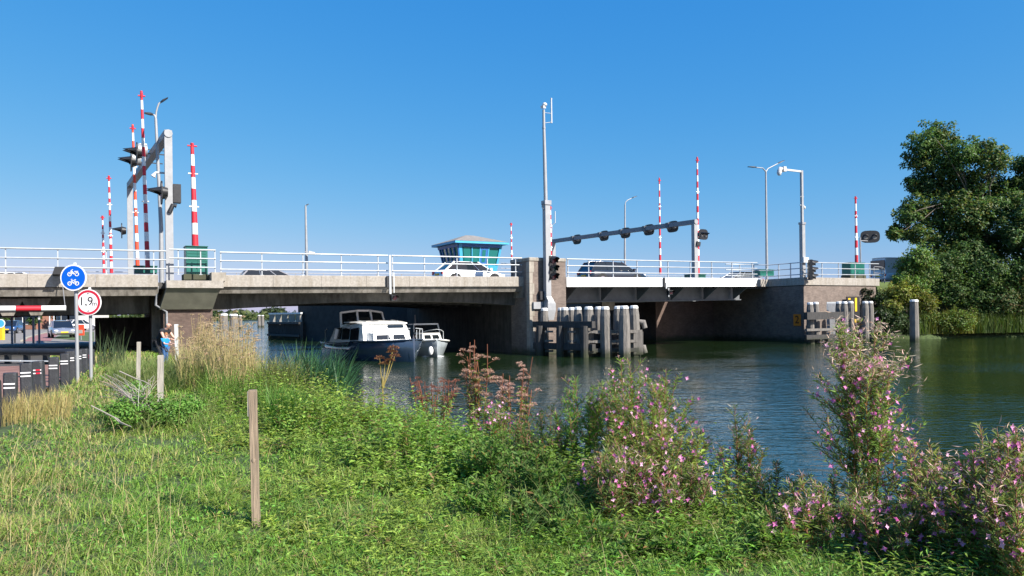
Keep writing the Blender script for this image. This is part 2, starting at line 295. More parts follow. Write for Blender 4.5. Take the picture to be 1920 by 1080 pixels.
# vegetation arrays: triangles with a colour per vertex (the plants' own colours)
class VEG:
    def __init__(s): s.v = []; s.t = []; s.c = []; s.n = 0
    def put(s, v, t, c):
        s.v.append(v.reshape(-1, 3)); s.t.append(t.reshape(-1, 3) + s.n); s.c.append(c.reshape(-1, 3)); s.n += v.reshape(-1, 3).shape[0]
    def blades(s, pos, h, w, az, lean, col, segs=3, tip=None, side=None):
        n = len(pos); u = np.linspace(0, 1, segs + 1); d = np.stack([np.cos(az), np.sin(az), np.zeros(n)], 1)
        wd = az + math.pi / 2 if side is None else side
        sd_ = np.stack([np.cos(wd), np.sin(wd), np.zeros(n)], 1); V = np.zeros((n, 2 * segs + 1, 3))
        for j in range(segs + 1):
            zz = u[j] - 0.45 * np.clip(lean, 0, 1.2) * u[j] ** 2.2
            cpt = pos + d * (lean * h * u[j] ** 1.8)[:, None]; cpt[:, 2] += h * zz
            if j == segs: V[:, 2 * j] = cpt
            else:
                ww = (w * (0.55 + 0.9 * u[j] - 1.35 * u[j] ** 2) * .5)[:, None]
                V[:, 2 * j] = cpt - sd_ * ww; V[:, 2 * j + 1] = cpt + sd_ * ww
        T = []
        for j in range(segs - 1): a = 2 * j; T += [(a, a + 1, a + 3), (a, a + 3, a + 2)]
        T.append((2 * segs - 2, 2 * segs - 1, 2 * segs)); T = np.array(T)
        K = 2 * segs + 1; TT = (np.arange(n)[:, None, None] * K + T[None])
        CC = np.repeat(col[:, None, :], K, 1)
        if tip is not None: CC[:, -3:, :] = CC[:, -3:, :] * .5 + np.array(tip) * .5
        s.put(V, TT, CC)
    def leaves(s, pos, dr, nr, ln, wd, col, fold=0.15):
        n = len(pos); dr = dr / (np.linalg.norm(dr, axis=1, keepdims=True) + 1e-9); sd_ = np.cross(dr, nr); sd_ /= (np.linalg.norm(sd_, axis=1, keepdims=True) + 1e-9)
        up = np.cross(sd_, dr); ln = np.broadcast_to(ln, n)[:, None]; wd = np.broadcast_to(wd, n)[:, None]
        V = np.zeros((n, 4, 3)); m = pos + dr * ln * .45
        V[:, 0] = pos; V[:, 1] = m - sd_ * wd * .5 + up * wd * fold; V[:, 2] = pos + dr * ln - up * ln * .12; V[:, 3] = m + sd_ * wd * .5 + up * wd * fold
        T = np.array([(0, 1, 2), (0, 2, 3)]); s.put(V, np.arange(n)[:, None, None] * 4 + T[None], np.repeat(col[:, None, :], 4, 1))
    def stem(s, pts, r0, r1, col, n=3):
        pts = np.asarray(pts, float); k = len(pts); V = np.zeros((k, n, 3)); d = np.gradient(pts, axis=0); d /= np.linalg.norm(d, axis=1, keepdims=True) + 1e-9
        a = np.cross(d, [.31, .91, .12]); a /= np.linalg.norm(a, axis=1, keepdims=True) + 1e-9; b = np.cross(d, a); rr = np.linspace(r0, r1, k)[:, None]
        for j in range(n):
            q = 2 * math.pi * j / n; V[:, j] = pts + (a * math.cos(q) + b * math.sin(q)) * rr
        T = []
        for i in range(k - 1):
            for j in range(n):
                A = i * n + j; B_ = i * n + (j + 1) % n; T += [(A, B_, B_ + n), (A, B_ + n, A + n)]
        s.put(V, np.array(T), np.tile(np.array(col, float), (k * n, 1)))
    def build(s, name, m, parent=None, loc=(0, 0, 0)):
        if not s.v: return None
        v = np.concatenate(s.v) - np.array(loc); t = np.concatenate(s.t).astype(np.int32); c = np.concatenate(s.c)
        me = bpy.data.meshes.new(name); me.vertices.add(len(v)); me.vertices.foreach_set('co', v.astype(np.float32).ravel())
        me.loops.add(len(t) * 3); me.loops.foreach_set('vertex_index', t.ravel()); me.polygons.add(len(t))
        me.polygons.foreach_set('loop_start', np.arange(0, len(t) * 3, 3, dtype=np.int32)); me.polygons.foreach_set('loop_total', np.full(len(t), 3, np.int32))
        at = me.color_attributes.new('col', 'FLOAT_COLOR', 'POINT'); at.data.foreach_set('color', np.concatenate([c, np.ones((len(c), 1))], 1).astype(np.float32).ravel())
        me.materials.append(MATS[m]); me.update(calc_edges=True)
        o = bpy.data.objects.new(name, me); C.objects.link(o)
        if parent:
            o.parent = parent
            if name in ('flowers', 'seed_fluff', 'pods', 'leaves', 'flower_heads', 'plumes', 'umbels', 'blades', 'petals', 'twigs', 'stems'): o['kind'] = 'stuff'
        else: o.location = loc
        return o
def jit(col, n, a=0.25, hue=0.12):
    c = np.tile(np.array(col, float), (n, 1)); c *= rng.uniform(1 - a, 1 + a, (n, 1)); c *= rng.uniform(1 - hue, 1 + hue, (n, 3)); return np.clip(c, 0, 1)
def rdir(n, zlo=-1, zhi=1):
    z = rng.uniform(zlo, zhi, n); a = rng.uniform(0, 2 * math.pi, n); r = np.sqrt(1 - z * z); return np.stack([r * np.cos(a), r * np.sin(a), z], 1)
def lump(x, y, sc, seed=0):                # smooth value noise 0..1
    v = np.zeros(np.shape(x)); amp = 0
    for k, (fr, am) in enumerate(((1, 1), (2.1, .5), (4.3, .25))):
        a = seed * 1.7 + k * 2.3
        v += am * (np.sin(x * sc * fr + a + 1.3 * np.sin(y * sc * fr * .7 + a)) * np.cos(y * sc * fr * 1.1 - a * .7 + np.sin(x * sc * fr * .6))); amp += am
    return v / amp * .5 + .5
# ------------------------------------------------------------------ water, land, roads
def water_mat():
    m = bpy.data.materials.new('water'); m.use_nodes = True; n = m.node_tree; L = n.links; p = n.nodes['Principled BSDF']
    p.inputs['Base Color'].default_value = (0.011, 0.024, 0.007, 1); p.inputs['Roughness'].default_value = 0.06; p.inputs['IOR'].default_value = 1.7
    tc = n.nodes.new('ShaderNodeTexCoord'); last = None
    pt = n.nodes.new('ShaderNodeTexNoise'); pt.inputs['Scale'].default_value = .16; pt.inputs['Detail'].default_value = 4; L.new(tc.outputs['Object'], pt.inputs[0])
    pr = n.nodes.new('ShaderNodeMapRange'); pr.inputs[1].default_value = .38; pr.inputs[2].default_value = .62; pr.inputs[3].default_value = .28; pr.inputs[4].default_value = .95; L.new(pt.outputs[0], pr.inputs[0])
    for sc, st, rot, dist in ((0.55, (1, 2.0, 1), 0.5, 0.05), (1.8, (1, 2.4, 1), 0.35, 0.048), (5.0, (1, 1.7, 1), 0.7, 0.022)):
        mp = n.nodes.new('ShaderNodeMapping'); mp.inputs['Scale'].default_value = st; mp.inputs['Rotation'].default_value = (0, 0, rot); L.new(tc.outputs['Object'], mp.inputs[0])
        t = n.nodes.new('ShaderNodeTexNoise'); t.inputs['Scale'].default_value = sc; t.inputs['Detail'].default_value = 3; t.inputs['Distortion'].default_value = 0.6; L.new(mp.outputs[0], t.inputs[0])
        b = n.nodes.new('ShaderNodeBump'); b.inputs['Strength'].default_value = 0.6; b.inputs['Distance'].default_value = dist; L.new(t.outputs[0], b.inputs['Height'])
        if last: L.new(pr.outputs[0], b.inputs['Strength'])
        if last: L.new(last.outputs[0], b.inputs['Normal'])
        last = b
    L.new(last.outputs[0], p.inputs['Normal']); MATS['water'] = m
water_mat()
wm = MB(); wm.add([(-900, -40, 0), (900, -40, 0), (900, 1500, 0), (-900, 1500, 0)], [(0, 1, 2, 3)])
tag(wm.build('water', 'water'), kind='structure')
bed = MB(); bed.add([(-3000, -60, -1.6), (3000, -60, -1.6), (3000, 4000, -1.6), (-3000, 4000, -1.6)], [(0, 1, 2, 3)])
tag(bed.build('lake_bed', 'soil'), kind='structure')

EDGE = np.array([(14, -10), (9.5, 0), (6.6, 4.4), (5.2, 5.7), (4.1, 6.55), (3.1, 7.15), (2.35, 7.7), (-.6, 12.3), (-3, 16), (-5.6, 19.8), (-9.5, 26), (-13.7, 33.5), (-22.5, 50), (-60, 120), (-260, 420)], float)
def inland(x, y):
    x = np.asarray(x, float); y = np.asarray(y, float); best = np.full(x.shape, 1e9); sg = np.ones(x.shape)
    for a, b in zip(EDGE[:-1], EDGE[1:]):
        d = b - a; t = np.clip(((x - a[0]) * d[0] + (y - a[1]) * d[1]) / (d @ d), 0, 1); qx, qy = a[0] + t * d[0], a[1] + t * d[1]
        D = np.hypot(x - qx, y - qy); cr = d[0] * (y - a[1]) - d[1] * (x - a[0]); u = D < best
        best = np.where(u, D, best); sg = np.where(u, np.sign(cr), sg)
    return best * sg
PA, PB = np.array((-7.75, 11.6)), np.array((-13.9, 24.6))   # line of bollards beside the path
def pathside(x, y):                        # metres to the right (grass side) of the bollards
    d = (PB - PA) / np.linalg.norm(PB - PA); return (x - PA[0]) * d[1] - (y - PA[1]) * d[0]
def ground_z(x, y):
    e = inland(x, y); k = np.clip((e + 2.2) / 5.0, 0, 1); k = k * k * (3 - 2 * k)
    return -0.5 + 1.2 * k + .05 * (lump(x, y, .9, 3) - .5) * k + .10 * np.clip((e - 2.5) / 4, 0, 1) * (lump(x, y, .35, 5) - .5)
gx = np.arange(-34, 14.01, .25); gy = np.arange(-6, 40.01, .25); GX, GY = np.meshgrid(gx, gy); GZ = ground_z(GX, GY)
far_road = (pathside(GX, GY) < -.1); GZ = np.where(far_road, np.minimum(GZ, .655), GZ)
me = bpy.data.meshes.new('bank'); nx, ny = len(gx), len(gy); ii = np.arange(nx * ny).reshape(ny, nx)
me.from_pydata(np.stack([GX.ravel(), GY.ravel(), GZ.ravel()], 1).tolist(), [], np.stack([ii[:-1, :-1], ii[:-1, 1:], ii[1:, 1:], ii[1:, :-1]], -1).reshape(-1, 4).tolist())
me.materials.append(MATS['soil']); me.polygons.foreach_set('use_smooth', [True] * len(me.polygons))
bank = bpy.data.objects.new('ground', me); C.objects.link(bank); tag(bank, kind='structure')
def sheet(name, pts, z, m, kind='structure'):
    b = MB(); b.add([(x, y, z if not callable(z) else z(x, y)) for x, y in pts], [tuple(range(len(pts)))]); return tag(b.build(name, m), kind=kind)
sheet('land', [(-33.9, 39.5), (-18.5, 39.5), (-23.5, 50), (-61.5, 120), (-262, 420), (-2500, 420), (-2500, -40), (-33.9, -40)], .60, 'land_green')
pn = (PB - PA) / np.linalg.norm(PB - PA); pl = np.array((-pn[1], pn[0]))
q = lambda a, o: tuple(PA + pn * a + pl * o)
sheet('path', [q(-9, .25), q(-9, 3.2), q(16, 3.2), q(16, .25)], .745, 'paving')
sheet('kerb_strip', [q(-9, 3.2), q(-9, 3.5), q(16, 3.5), q(16, 3.2)], .752, 'kerb')
sheet('road', [q(16.05, 1.2), q(-9, 3.5), (-70, 6), (-70, 34), bw(-34, 19)[:2], bw(-18, 19)[:2], bw(-18, 2)[:2], q(16.05, -.6)], .72, 'asphalt')
a1 = [tuple(bw(s, t)[:2]) for s, t in ((-60, 19), (-34, 19), (-18.0, 19))]
sheet('parking_pavement', [a1[0], a1[1], a1[2], (-27.5, 60), (-62, 125), (-150, 140)], .725, 'road_pale')
bp = [atz(95, 640, .73)[:2], atz(42, 640, .73)[:2], atz(50, 634, .73)[:2], atz(70, 628, .73)[:2], atz(92, 623, .73)[:2], atz(120, 620, .73)[:2], atz(112, 626, .73)[:2], atz(100, 633, .73)[:2]]
sheet('bike_path', bp, .735, 'bike_red')
kb = MB()
for a, b in zip(bp[1:5], bp[2:6]): kb.bar((a[0], a[1], .76), (b[0], b[1], .76), .25, .07)
tag(kb.build('bike_path_edge', 'kerb'), kind='structure')
verge = [atz(99, 634, .74)[:2], atz(176, 640, .74)[:2], atz(176, 622, .74)[:2], atz(128, 624, .74)[:2]]
sheet('verge', [verge[0], verge[1], verge[2], verge[3]], .745, 'land_green')
# right bank
RE = [(29.2, 57.3), (30.4, 56.6), (32, 56.9), (35, 58.5), (40.5, 59.5), (60, 63), (140, 75), (600, 120)]
def rbank(lift, off): return [(x - off * .2, y + off) for x, y in RE]
rb = MB(); rows = []
for o_, z_ in ((-.6, -.5), (.0, .12), (.7, .42), (2.5, .8), (7, 1.3), (90, 1.5), (1200, 1.5)):
    rows.append([(x - o_ * .15, y + o_ + .35 * math.sin(x * .9 + o_), z_) for x, y in RE])
rb.loft(rows, 0, False, False, False, True)
tag(rb.build('far_bank', 'soil'), kind='structure')
rm = MB(); rm.hexa([tuple(bw(33.2, 1, .2)), tuple(bw(120, 1, .2)), tuple(bw(120, 17, .2)), tuple(bw(33.2, 17, .2)), tuple(bw(33.2, 1.6, 4.5)), tuple(bw(120, 1.6, 4.5)), tuple(bw(120, 16.4, 4.5)), tuple(bw(33.2, 16.4, 4.5))])
tag(rm.build('road_embankment', 'land_green'), kind='structure')
rm = MB(); rm.add([tuple(bw(33.2, 1.9, 4.56)), tuple(bw(120, 1.9, 4.56)), tuple(bw(120, 16, 4.56)), tuple(bw(33.2, 16, 4.56))], [(0, 1, 2, 3)])
tag(rm.build('approach_road', 'asphalt'), kind='structure')
# far shore: low reed land, with a treeline on it
sheet('far_shore', [(-320, 400), (-30, 520), (900, 620), (900, 1480), (-1500, 1480), (-1500, 400)], .35, 'land_green')

# ------------------------------------------------------------------ road bridge
ZR = lambda s: zf(s) - .34
bridge = thing('road_bridge', 'long low concrete road bridge with brick pillars crossing the water', 'bridge', O, ANG)
def slab(mb, s0, s1, t0, t1, d0, d1, mi=0):
    mb.hexa([(s0, t0, zf(s0) + d0), (s1, t0, zf(s1) + d0), (s1, t1, zf(s1) + d0), (s0, t1, zf(s0) + d0), (s0, t0, zf(s0) + d1), (s1, t0, zf(s1) + d1), (s1, t1, zf(s1) + d1), (s0, t1, zf(s0) + d1)], mi)
sL, sJ, sC0, sC1, sM = -62.0, S(297), S(313, -.45), S(419, -.45), S(983)
sPl, sPr = S(993, -.65), S(1061, -.65)
sV0, sV1 = S(1062), S(1421)
sA0, sA1 = S(1507), S(1648)
W = 17.5
# road decks
for a, b in ((sL, sJ), (sJ + .02, sPr), (sA0 + .02, sA1 - .3), (sV1 + .6, sA0)):
    d = MB(); slab(d, a, b, 3.4 if b == sA0 else .32, W - .32, -.62, -.34); d.build('road_deck', 'asphalt', bridge)
def fascia(a, b, m, n):                      # precast edge panels with open joints
    L_ = (b - a) / n
    for i in range(n):
        p = MB(); s0, s1 = a + i * L_ + .006, a + (i + 1) * L_ - .006
        z = lambda s, d: zf(s) + d
        rings = [[(s, 0, z(s, -.55)), (s, .0, z(s, -.03)), (s, .03, z(s, 0)), (s, .30, z(s, 0)), (s, .30, z(s, -.55))] for s in (s0, s1)]
        p.loft(rings); p.build('edge_panel', m, bridge)
fascia(sJ - 27, sJ, 'concrete_fascia', 11)
fascia(sC1, sM - .02, 'concrete_fascia', 7)
# edge beams under the panels and the deck girders
def beam(a, b, t0, t1, d0, d1, name, m):
    p = MB(); n = 10; rings = []
    for i in range(n + 1):
        s = a + (b - a) * i / n; rings.append([(s, t0 + .14, zf(s) + d0(s)), (s, t0, zf(s) + d1 - .02), (s, t1, zf(s) + d1 - .02), (s, t1, zf(s) + d0(s))])
    p.loft(rings); return p.build(name, m, bridge)
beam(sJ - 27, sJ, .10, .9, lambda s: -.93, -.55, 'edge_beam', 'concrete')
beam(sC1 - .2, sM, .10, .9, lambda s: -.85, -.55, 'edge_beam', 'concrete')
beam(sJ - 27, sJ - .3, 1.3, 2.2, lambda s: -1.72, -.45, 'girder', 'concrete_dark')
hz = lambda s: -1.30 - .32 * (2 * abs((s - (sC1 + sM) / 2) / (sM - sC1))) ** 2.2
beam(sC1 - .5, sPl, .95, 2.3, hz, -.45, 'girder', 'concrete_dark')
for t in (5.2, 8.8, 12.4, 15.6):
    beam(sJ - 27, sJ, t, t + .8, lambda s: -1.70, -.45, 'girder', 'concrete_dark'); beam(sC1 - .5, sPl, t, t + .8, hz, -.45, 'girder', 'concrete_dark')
# brackets under the left girder
for x in (15, 68):
    s = S(x, 1.2); p = MB(); p.prism([(s - .55, zf(s) - 1.0), (s + .55, zf(s) - 1.0), (s + .2, zf(s) - 1.72), (s - .2, zf(s) - 1.72)], 1.0, 1.3); p.build('bracket', 'concrete', bridge)
# far edge of the bridge
for a, b in ((sL, sPl), (sV1, 33)):
    p = MB(); slab(p, a, b, W - .3, W, -.55, 0.0); p.build('far_edge', 'concrete_fascia', bridge)
p = MB(); slab(p, sV0, sV1, W - .3, W, -.55, -.02); p.build('far_edge', 'white_paint', bridge)
# left pillar: brick shaft, sloping corbel, slab
bl, br = S(306, .5), S(398, .5)
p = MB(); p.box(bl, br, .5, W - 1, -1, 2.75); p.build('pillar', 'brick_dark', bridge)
zc = Z(366, 540, -.45); zb = Z(350, 580, .3)
p = MB()
p.loft([[(sC0 - .25, .32, zb), (S(398, .4), .32, zb), (S(398, .4), 2, zb), (sC0 - .25, 2, zb)], [(sC0, -.42, zc), (S(412, -.45), -.42, zc), (S(412, -.45), 2, zc), (sC0, 2, zc)]])
p.build('corbel', 'concrete_green', bridge)
p = MB(); p.box(sC0 - .02, sC1 + .0, -.5, 1.6, zc + .003, Z(366, 526, -.5)); p.build('corbel_slab', 'concrete_fascia', bridge)
p = MB(); s0 = S(397, -.4); p.box(s0, s0 + .62, -.42, .3, Z(366, 526, -.5) + .003, zf(s0) + .1); p.build('corbel_block', 'concrete_pale', bridge)
p = MB(); p.box(S(284, 2.5), S(304, 2.5), 2.4, 3.2, 0.2, 3.4); p.build('column', 'concrete', bridge)
p = MB(); p.tube([(sC0 - .32, .28, zf(sC0) - .5), (sC0 - .42, .25, zb + .2), (bl + .12, .44, zb - .1), (bl + .12, .44, .4)], .055); p.build('drain_pipe', 'galvanised', bridge)
# dark abutment wall under the left span with two paler beams over it
wl, wr = S(178, 11, 610), S(282, 11, 610)
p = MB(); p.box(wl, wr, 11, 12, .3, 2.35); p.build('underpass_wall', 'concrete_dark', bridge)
for x0, x1, y0, y1 in ((186, 222, 581, 591), (231, 272, 578, 589)):
    p = MB(); p.box(S(x0, 10.8, 590), S(x1, 10.8, 590), 10.72, 11.3, Z(x0, y1, 10.8), Z(x0, y0, 10.8)); p.build('wall_beam', 'concrete', bridge)
# pier: brick tower in front, long wall behind
zt = Z(1025, 484, -.65)
p = MB(); p.box(sPl, sPr, -.65, 1.5, -1.2, zt - .17); p.build('pier', 'brick', bridge)
p = MB(); p.cbox(sPl - .03, sPr + .03, -.69, 1.54, zt - .168, zt + .02, .03); p.build('coping', 'concrete_pale', bridge)
n = 9
for i in range(n):                            # pale stone quoins up the corner
    z0 = -.3 + i * (zt + .1) / n; z1 = z0 + (zt + .1) / n - .015
    if i < n - 1 or True: p = MB(); p.box(sPl - .012, sPl + (.2 if i % 2 else .3), -.664, -.3, z0, min(z1, zt - .175)); p.build('quoin', 'concrete_pale', bridge)
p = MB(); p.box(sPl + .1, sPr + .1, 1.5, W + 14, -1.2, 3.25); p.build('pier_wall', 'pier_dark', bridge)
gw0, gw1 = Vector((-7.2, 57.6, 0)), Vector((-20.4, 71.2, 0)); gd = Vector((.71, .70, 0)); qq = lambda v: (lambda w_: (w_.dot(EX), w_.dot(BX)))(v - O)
p = MB(); fp = [qq(v) for v in (gw0, gw0 + gd * 2, gw1 + gd * 2, gw1)]; p.prism(fp, -1.2, 3.7, axis='z'); p.build('guide_wall', 'wall_shade_dark', bridge)
p = MB(); p.box(sPl - .1, sPr, -.1, 1.2, zf(1) - 1.2, zf(1) - .56); p.build('bearing_block', 'concrete', bridge)
# right abutment
zr0, zr1 = Z(1570, 535), Z(1570, 521)
p = MB(); p.box(sA0, S(1642), 0, W, -1.2, zr0 - .07); p.build('abutment', 'brick', bridge)
p = MB(); p.box(sA0 + .05, S(1642) - .05, .06, W, zr0 - .07, zr0); p.build('shadow_joint', 'concrete_dark', bridge)
p = MB(); p.cbox(sA0 - .05, sA1, -.07, W, zr0, zr1, .02); p.build('abutment_cap', 'concrete_fascia', bridge)
sN = sA0 - 2.6
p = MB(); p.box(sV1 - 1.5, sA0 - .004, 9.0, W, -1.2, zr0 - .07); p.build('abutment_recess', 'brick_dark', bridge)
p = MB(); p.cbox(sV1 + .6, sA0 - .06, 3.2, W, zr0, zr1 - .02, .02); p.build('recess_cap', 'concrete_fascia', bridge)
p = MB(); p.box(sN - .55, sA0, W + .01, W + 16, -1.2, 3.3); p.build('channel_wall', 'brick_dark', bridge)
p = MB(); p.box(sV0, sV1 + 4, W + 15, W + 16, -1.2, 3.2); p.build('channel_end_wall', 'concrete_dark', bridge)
# ------------------------------------------------------------------ drawbridge span (white steel)
span = thing('drawbridge_span', 'white steel drawbridge span between brick pier and right abutment', 'bridge span', bw(sV0, 0), ANG)
def sp(mb, name, m): return mb.build(name, m, span)
lz = lambda s, d: zf(s + sV0) + d
Ls = sV1 - sV0
p = MB(); p.loft([[(s, 0, lz(s, -.58)), (s, 0, lz(s, -.02)), (s, .1, lz(s, 0)), (s, .1, lz(s, -.58))] for s in (.03, Ls - .25)]); p.add([(Ls - .25, 0, lz(Ls, -.58)), (Ls - .25, 0, lz(Ls, -.02)), (Ls, 0, lz(Ls, -.02)), (Ls - .25, .1, lz(Ls, -.58)), (Ls - .25, .1, lz(Ls, 0)), (Ls, .1, lz(Ls, 0))], [(0, 2, 1), (3, 4, 5), (0, 3, 5, 2), (1, 2, 5, 4)]); sp(p, 'edge_girder', 'white_paint')
p = MB(); p.hexa([(.03, .1, lz(0, -.5)), (Ls, .1, lz(Ls, -.5)), (Ls, W - .32, lz(Ls, -.5)), (.03, W - .32, lz(0, -.5)), (.03, .1, lz(0, -.34)), (Ls, .1, lz(Ls, -.34)), (Ls, W - .32, lz(Ls, -.34)), (.03, W - .32, lz(0, -.34))]); sp(p, 'deck_plate', 'asphalt')
for t in (1.7, 6, 10.5, 15):
    p = MB(); p.hexa([(.1, t, lz(0, -1.42)), (Ls, t, lz(Ls, -1.42)), (Ls, t + .12, lz(Ls, -1.42)), (.1, t + .12, lz(0, -1.42)), (.1, t, lz(0, -.3)), (Ls, t, lz(Ls, -.3)), (Ls, t + .12, lz(Ls, -.3)), (.1, t + .12, lz(0, -.3))])
    p.hexa([(.1, t - .16, lz(0, -1.48)), (Ls, t - .16, lz(Ls, -1.48)), (Ls, t + .28, lz(Ls, -1.48)), (.1, t + .28, lz(0, -1.48)), (.1, t - .16, lz(0, -1.423)), (Ls, t - .16, lz(Ls, -1.423)), (Ls, t + .28, lz(Ls, -1.423)), (.1, t + .28, lz(0, -1.423))]); sp(p, 'main_girder', 'steel_grey')
for x in (1068, 1137, 1204, 1268, 1330, 1385):
    s = S(x, 1) - sV0; p = MB(); p.prism([(.1, lz(s, -.31)), (1.54, lz(s, -.31)), (1.54, lz(s, -1.38)), (1.40, lz(s, -1.38)), (.1, lz(s, -.56))], s - .03, s + .03, axis='x'); sp(p, 'bracket', 'steel_grey')

# ------------------------------------------------------------------ railings
def railing(label, xs, t, x0, x1, hts=(1.06, .67, .27), base=0.0, m='rail_metal', bend=None):
    s0, s1 = S(x0, t), S(x1, t); o = thing('railing', label, 'railing', bw(s0, t), ANG, 'railings along the bridge')
    zz = lambda s: zf(s + s0) + base
    for h in hts:
        p = MB(); p.tube([(0, 0, zz(0) + h), (s1 - s0, 0, zz(s1 - s0) + h)], .036 if h > 1 else .03, 8); p.build('rail', m, o)
    for x in xs:
        s = S(x, t) - s0; p = MB(); p.box(s - .022, s + .022, .03, .09, zz(s) - .0, zz(s) + hts[0]); p.box(s - .07, s + .07, .0, .14, zz(s) + .001, zz(s) + .02); p.build('post', m, o)
    return o
railing('white metal railing on the far left span behind the blue bicycle sign', (-62, 11, 109, 200, 289), .1, -70, 312)
railing('short railing with three posts in front of the green cabinet on the corbel', (335, 377, 404), -.35, 318, 405, base=-.02, hts=(1.13, .74, .34))
railing('long white metal railing from green cabinet to the hanging signal post', (415, 492, 569, 641, 710), .1, 413, 728)
railing('white metal railing in front of white hatchback up to the brick pier', (737, 797, 858, 915, 968), .1, 735, 979)
railing('white metal railing on the drawbridge in front of dark estate car', (1066, 1105, 1151, 1196, 1254, 1296, 1336, 1374, 1412), .06, 1063, 1420)
railing('white railing on the right abutment above the yellow gauge board', (1516, 1543, 1574, 1605, 1632), .1, 1510, 1648, base=.0, hts=(1.16, .74, .3))
o = thing('railing', 'railing set back along the abutment recess beside round camera pole', 'railing', bw(sA0 + .1, .1), ANG, 'railings along the bridge')
for h in (1.16, .74, .3):
    p = MB(); p.tube([(0, 0, zf(sA0) + h), (0, 3.2, zf(sA0) + h), (-4.2, 3.4, zf(sA0) + h)], .033); p.build('rail', 'rail_metal', o)
for s, t in ((0, .1), (0, 1.1), (0, 2.2), (-.1, 3.25), (-1.4, 3.3), (-2.8, 3.35)):
    p = MB(); p.box(s - .025, s + .025, t, t + .06, zf(sA0) - .01, zf(sA0) + 1.16); p.build('post', 'rail_metal', o)
o = thing('railing', 'plain railing along the far side of the bridge beyond the cars', 'railing', bw(-40, W - .15), ANG, 'railings along the bridge')
for h in (1.05, .3):
    p = MB(); p.tube([(0, 0, zf(-40) + h), (72, 0, zf(32) + h)], .028, 6); p.build('rail', 'galvanised', o)
for k in range(37):
    p = MB(); s = k * 2; p.box(s - .025, s + .025, 0, .05, zf(s - 40), zf(s - 40) + 1.05); p.build('post', 'galvanised', o)
# bent handrail running off the right end of the bridge
o = thing('railing', 'short blue grey handrail curving down at the right end of the bridge', 'railing', bw(sA1 - .2, .25), ANG, 'railings along the bridge')
for h in (.95, .45):
    p = MB(); p.tube([(0, 0, zr1 + h), (1.2, .15, zr1 + h - .02), (2.3, .7, zr1 + h - .1), (2.9, 1.6, zr1 + h - .3)], .03); p.build('rail', 'galvanised', o)
for s, t in ((0, 0), (1.2, .15), (2.3, .7)):
    p = MB(); p.box(s - .025, s + .025, t, t + .05, zr1 - .3, zr1 + .92); p.build('post', 'galvanised', o)
# ------------------------------------------------------------------ control house beyond the bridge
hs, ht = 6.95, 21.5
ch = thing('control_house', 'turquoise bridge keepers cabin with outward leaning windows and grey hipped roof', 'control cabin', bw(hs, ht), ANG)
zfl, zgl, zev = 5.55, 6.55, 8.35
wd, dp, ov, fl = 3.35, 3.3, .42, .5     # floor size, overhang, outward flare
def ring(o_, z): return [(-o_, -o_, z), (wd + o_, -o_, z), (wd + o_, dp + o_, z), (-o_, dp + o_, z)]
p = MB(); p.box(.4, wd - .4, .4, dp - .4, -1, zfl); p.build('shaft', 'concrete_dark', ch)
p = MB(); p.loft([ring(-.1, zfl - .35), ring(0, zfl), ring(fl * .36, zgl)]); p.build('lower_wall', 'turquoise', ch)
p = MB(); p.loft([ring(fl * .36 - .06, zgl), ring(fl - .06, zev)], 0, True, False, False); p.build('glazing_core', 'teal_glass', ch)
def flr(z): return fl * (.36 + .64 * (z - zgl) / (zev - zgl))
def wallbar(side, u0, u1, z0, z1, name, m, out=.03):   # a bar lying in the leaning wall; u runs 0..1 along it
    mb = MB(); vs_ = []
    for z in (z0, z1):
        o_ = flr(z)
        for oo in (o_ - .05, o_ + out):
            for u in (u0, u1):
                a = -o_ + (wd + 2 * o_) * u
                vs_.append({'f': (a, -oo, z), 'l': (-oo, (dp + 2 * o_) * (u) - o_, z)}[side])
    v = vs_; mb.hexa([v[0], v[1], v[3], v[2], v[4], v[5], v[7], v[6]]); return mb.build(name, m, ch)
for u0, u1 in ((.015, .085), (.94, .99)): wallbar('f', u0, u1, zgl, zev, 'corner_post', 'turquoise')
for u in (.30, .485, .685): wallbar('f', u, u + .022, zgl + .02, zev - .25, 'mullion', 'turquoise')
wallbar('f', .51, .68, zgl - .0, zev - .32, 'door', 'blue_trim', .02); wallbar('f', .55, .63, zgl + .25, zev - .5, 'door_pane', 'teal_glass', .035)
wallbar('f', .085, .94, zev - .27, zev, 'head_rail', 'blue_trim'); wallbar('f', .09, .5, zgl, zgl + .1, 'sill', 'turquoise', .05)
for u in (.0, .2, .4, .6, .8, .93): wallbar('l', u, u + .035, zgl, zev, 'mullion', 'blue_trim')
wallbar('l', 0, 1, zev - .27, zev, 'head_rail', 'blue_trim', .035); wallbar('l', 0, 1, zgl, zgl + .12, 'sill', 'blue_trim', .04)
for i, u in enumerate((.1, .31, .39, .5)):
    if i in (0, 1): wallbar('f', u + .015, u + .17, zgl + .12, zev - .28, 'pane', 'teal_glass', -.005)
p = MB(); p.loft([ring(fl + ov, zev + .001), ring(fl + ov, zev + .19)]); p.build('eaves', 'turquoise', ch)
p = MB(); a = ring(fl + ov + .02, zev + .192); cz = zev + .95
p.add(a + [(wd * .38, dp * .5, cz), (wd * .62, dp * .5, cz)], [(0, 1, 5, 4), (1, 2, 5), (2, 3, 4, 5), (3, 0, 4), (3, 2, 1, 0)]); p.build('roof', 'roof_grey', ch)
p = MB(); p.tube([(wd + 2.3, -.3, 5.7), (wd + 2.3, -.3, 6.75), (wd + .4, -.3, 6.75)], .035); p.tube([(wd + 2.3, -.3, 6.3), (wd + .4, -.3, 6.3)], .03); p.build('walkway_rail', 'galvanised', ch)
p = MB(); p.box(wd - .1, wd + 2.4, -.4, dp, 5.3, 5.45); p.build('walkway', 'galvanised', ch)

